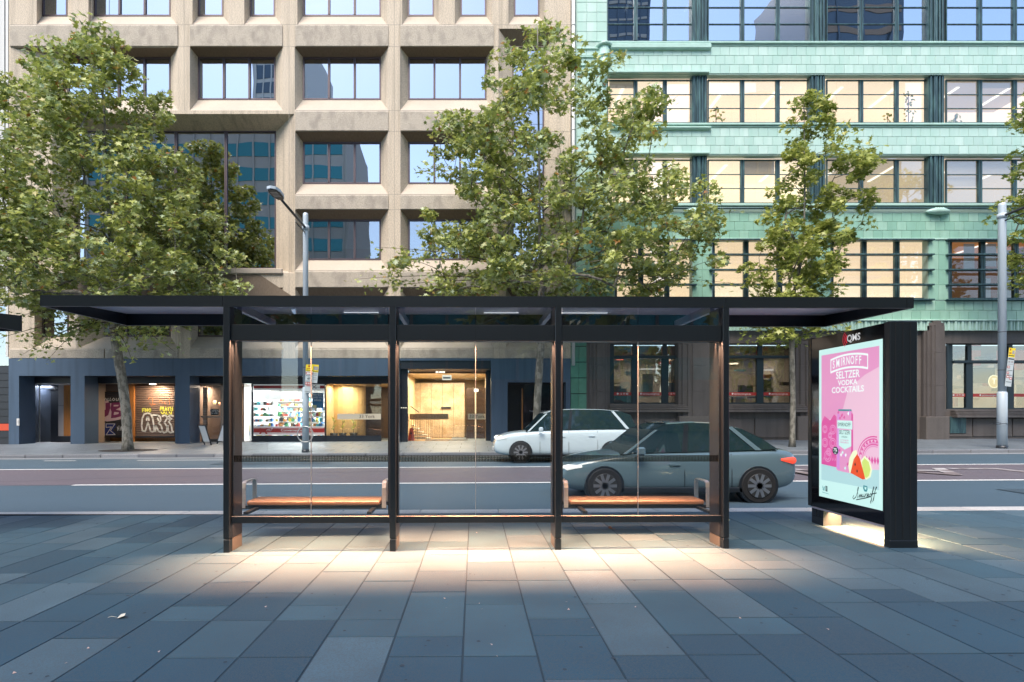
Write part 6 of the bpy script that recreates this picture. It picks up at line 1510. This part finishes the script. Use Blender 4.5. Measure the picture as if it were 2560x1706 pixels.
    # wheels in dark arches
    for s_ in wh:
        for sg_ in (-1, 1):
            x = xf+s_*L; yo = cy+sg_*(hw-.005); yi = cy+sg_*(hw-.23)
            q = MB(); n = 22; q.tube([(x,yo+sg_*.004,zr_+wr),(x,yi,zr_+wr)], [wr+.035, wr+.035], n); q.build('wheel_arch', M['black'], t)
            q = MB(); q.tube([(x,yi,zr_+wr),(x,yo+sg_*.0,zr_+wr),(x,yo+sg_*.02,zr_+wr)], [wr,wr,wr*.93], 26); wl_ = q.build('wheel', M['tyre'], t)
            q = MB(); q.tube([(x,yo+sg_*.021,zr_+wr),(x,yo+sg_*.03,zr_+wr)], [wr*.70,wr*.66], 24); rm = q.build('rim', M['alloydark'], wl_)
            for k in range(10):
                a = k*math.pi/5; c_, s2 = math.cos(a), math.sin(a); yy = yo+sg_*.036; ww = .028
                q = MB(); q.face([(x-s2*ww,yy,zr_+wr+c_*ww),(x+s2*ww,yy,zr_+wr-c_*ww),(x+c_*wr*.66+s2*ww,yy,zr_+wr+s2*wr*.66-c_*ww),(x+c_*wr*.66-s2*ww,yy,zr_+wr+s2*wr*.66+c_*ww)]); q.build('spoke', M['alloy'], wl_, fix=False)
    # door seams, handles, mirror, lamps, plate, sill trim
    def side(s_, z, off=.006): # surface y on the near side
        wf = float(np.interp(s_, [q[0] for q in st], [q[3] for q in st])); return cy-hw*wf*.99-off
    for s_ in (.31, .505, .70):
        q = MB(); q.tube([(xf+s_*L, side(s_,.5,.002), zr_+.30),(xf+s_*L, side(s_,.5,.003), zr_+bl(s_)*.62),(xf+s_*L, side(s_,.5,-.035), zr_+bl(s_)-.05)], .006, 4); q.build('door_seam', M['black'], t)
    for s_ in (.44, .64): q = MB(); q.bbox(xf+s_*L, xf+s_*L+.2, side(s_,.8,.02), side(s_,.8,-.02), zr_+bl(s_)-.24, zr_+bl(s_)-.20, .006); q.build('door_handle', paint, t)
    q = MB(); q.bbox(xf+.22*L, xf+.78*L, side(.5,.3,.008), side(.5,.3,-.05), zr_+.20, zr_+.29, .01); q.build('sill_trim', M['black'], t)
    for sg_ in (-1, 1): q = MB(); q.bbox(xf+.30*L, xf+.30*L+.14, cy+sg_*(hw+.10)-.09, cy+sg_*(hw+.10)+.05, zr_+bl(.3)-.02, zr_+bl(.3)+.13, .03); q.build('mirror', paint, t)
    for sg_ in (-1, 1):
        zz = .62 if kind != 'suv' else .80
        q = MB(); q.tube([(xf+.02*L,cy+sg_*hw*.62,zr_+zz),(xf+.03*L,cy+sg_*hw*.80,zr_+zz+.02),(xf+.085*L,cy+sg_*hw*.915,zr_+zz+.05)], [.05,.06,.02], 8); q.build('headlight', M['headlight'], t)
        zz = .78 if kind != 'suv' else .95
        q = MB(); q.tube([(xf+.91*L,cy+sg_*hw*.93,zr_+zz+.02),(xf+.965*L,cy+sg_*hw*.87,zr_+zz),(xf+.992*L,cy+sg_*hw*.66,zr_+zz)], [.02,.065,.05], 8); q.build('taillight', M['taillight'], t)
    q = MB(); q.box(xf-.012, xf+.0, cy-.26, cy+.26, zr_+.40, zr_+.51); q.box(xf+L, xf+L+.012, cy-.26, cy+.26, zr_+.60, zr_+.71)
    tag(q.build('number_plates', M['white'], t), kind='stuff')
    return t
M['carglass'] = mat('car_glass', (.012,.03,.038), .04, spec=1.0); M['tyre'] = mat('tyre', (.012,.012,.013), .8); M['alloy'] = mat('alloy', (.45,.46,.48), .3, .9); M['alloydark'] = mat('alloy_shadow', (.03,.03,.03), .5)
M['headlight'] = emis('headlight', (1,.97,.92), 1.0); M['taillight'] = emis('taillight', (1,.08,.04), 1.1)
M['carwhite'] = mat('pale_blue_white_paint', (.55,.64,.68), .25, coat=.8); M['carblue'] = mat('dark_teal_blue_paint', (.11,.17,.20), .22, coat=.8)
car('white_suv', 'pale blue-white SUV with lit headlights driving past behind the shelter glass', PX(1135,18.2), 18.2, 5.0, 1.9, 1.83, .6, M['carwhite'], 'suv')
car('blue_sedan', 'dark teal-blue sedan with red tail lights in the near lane behind the third shelter bay', PX(1292,9.9), 9.9, 4.45, 1.8, 1.50, .6, M['carblue'], 'sedan')
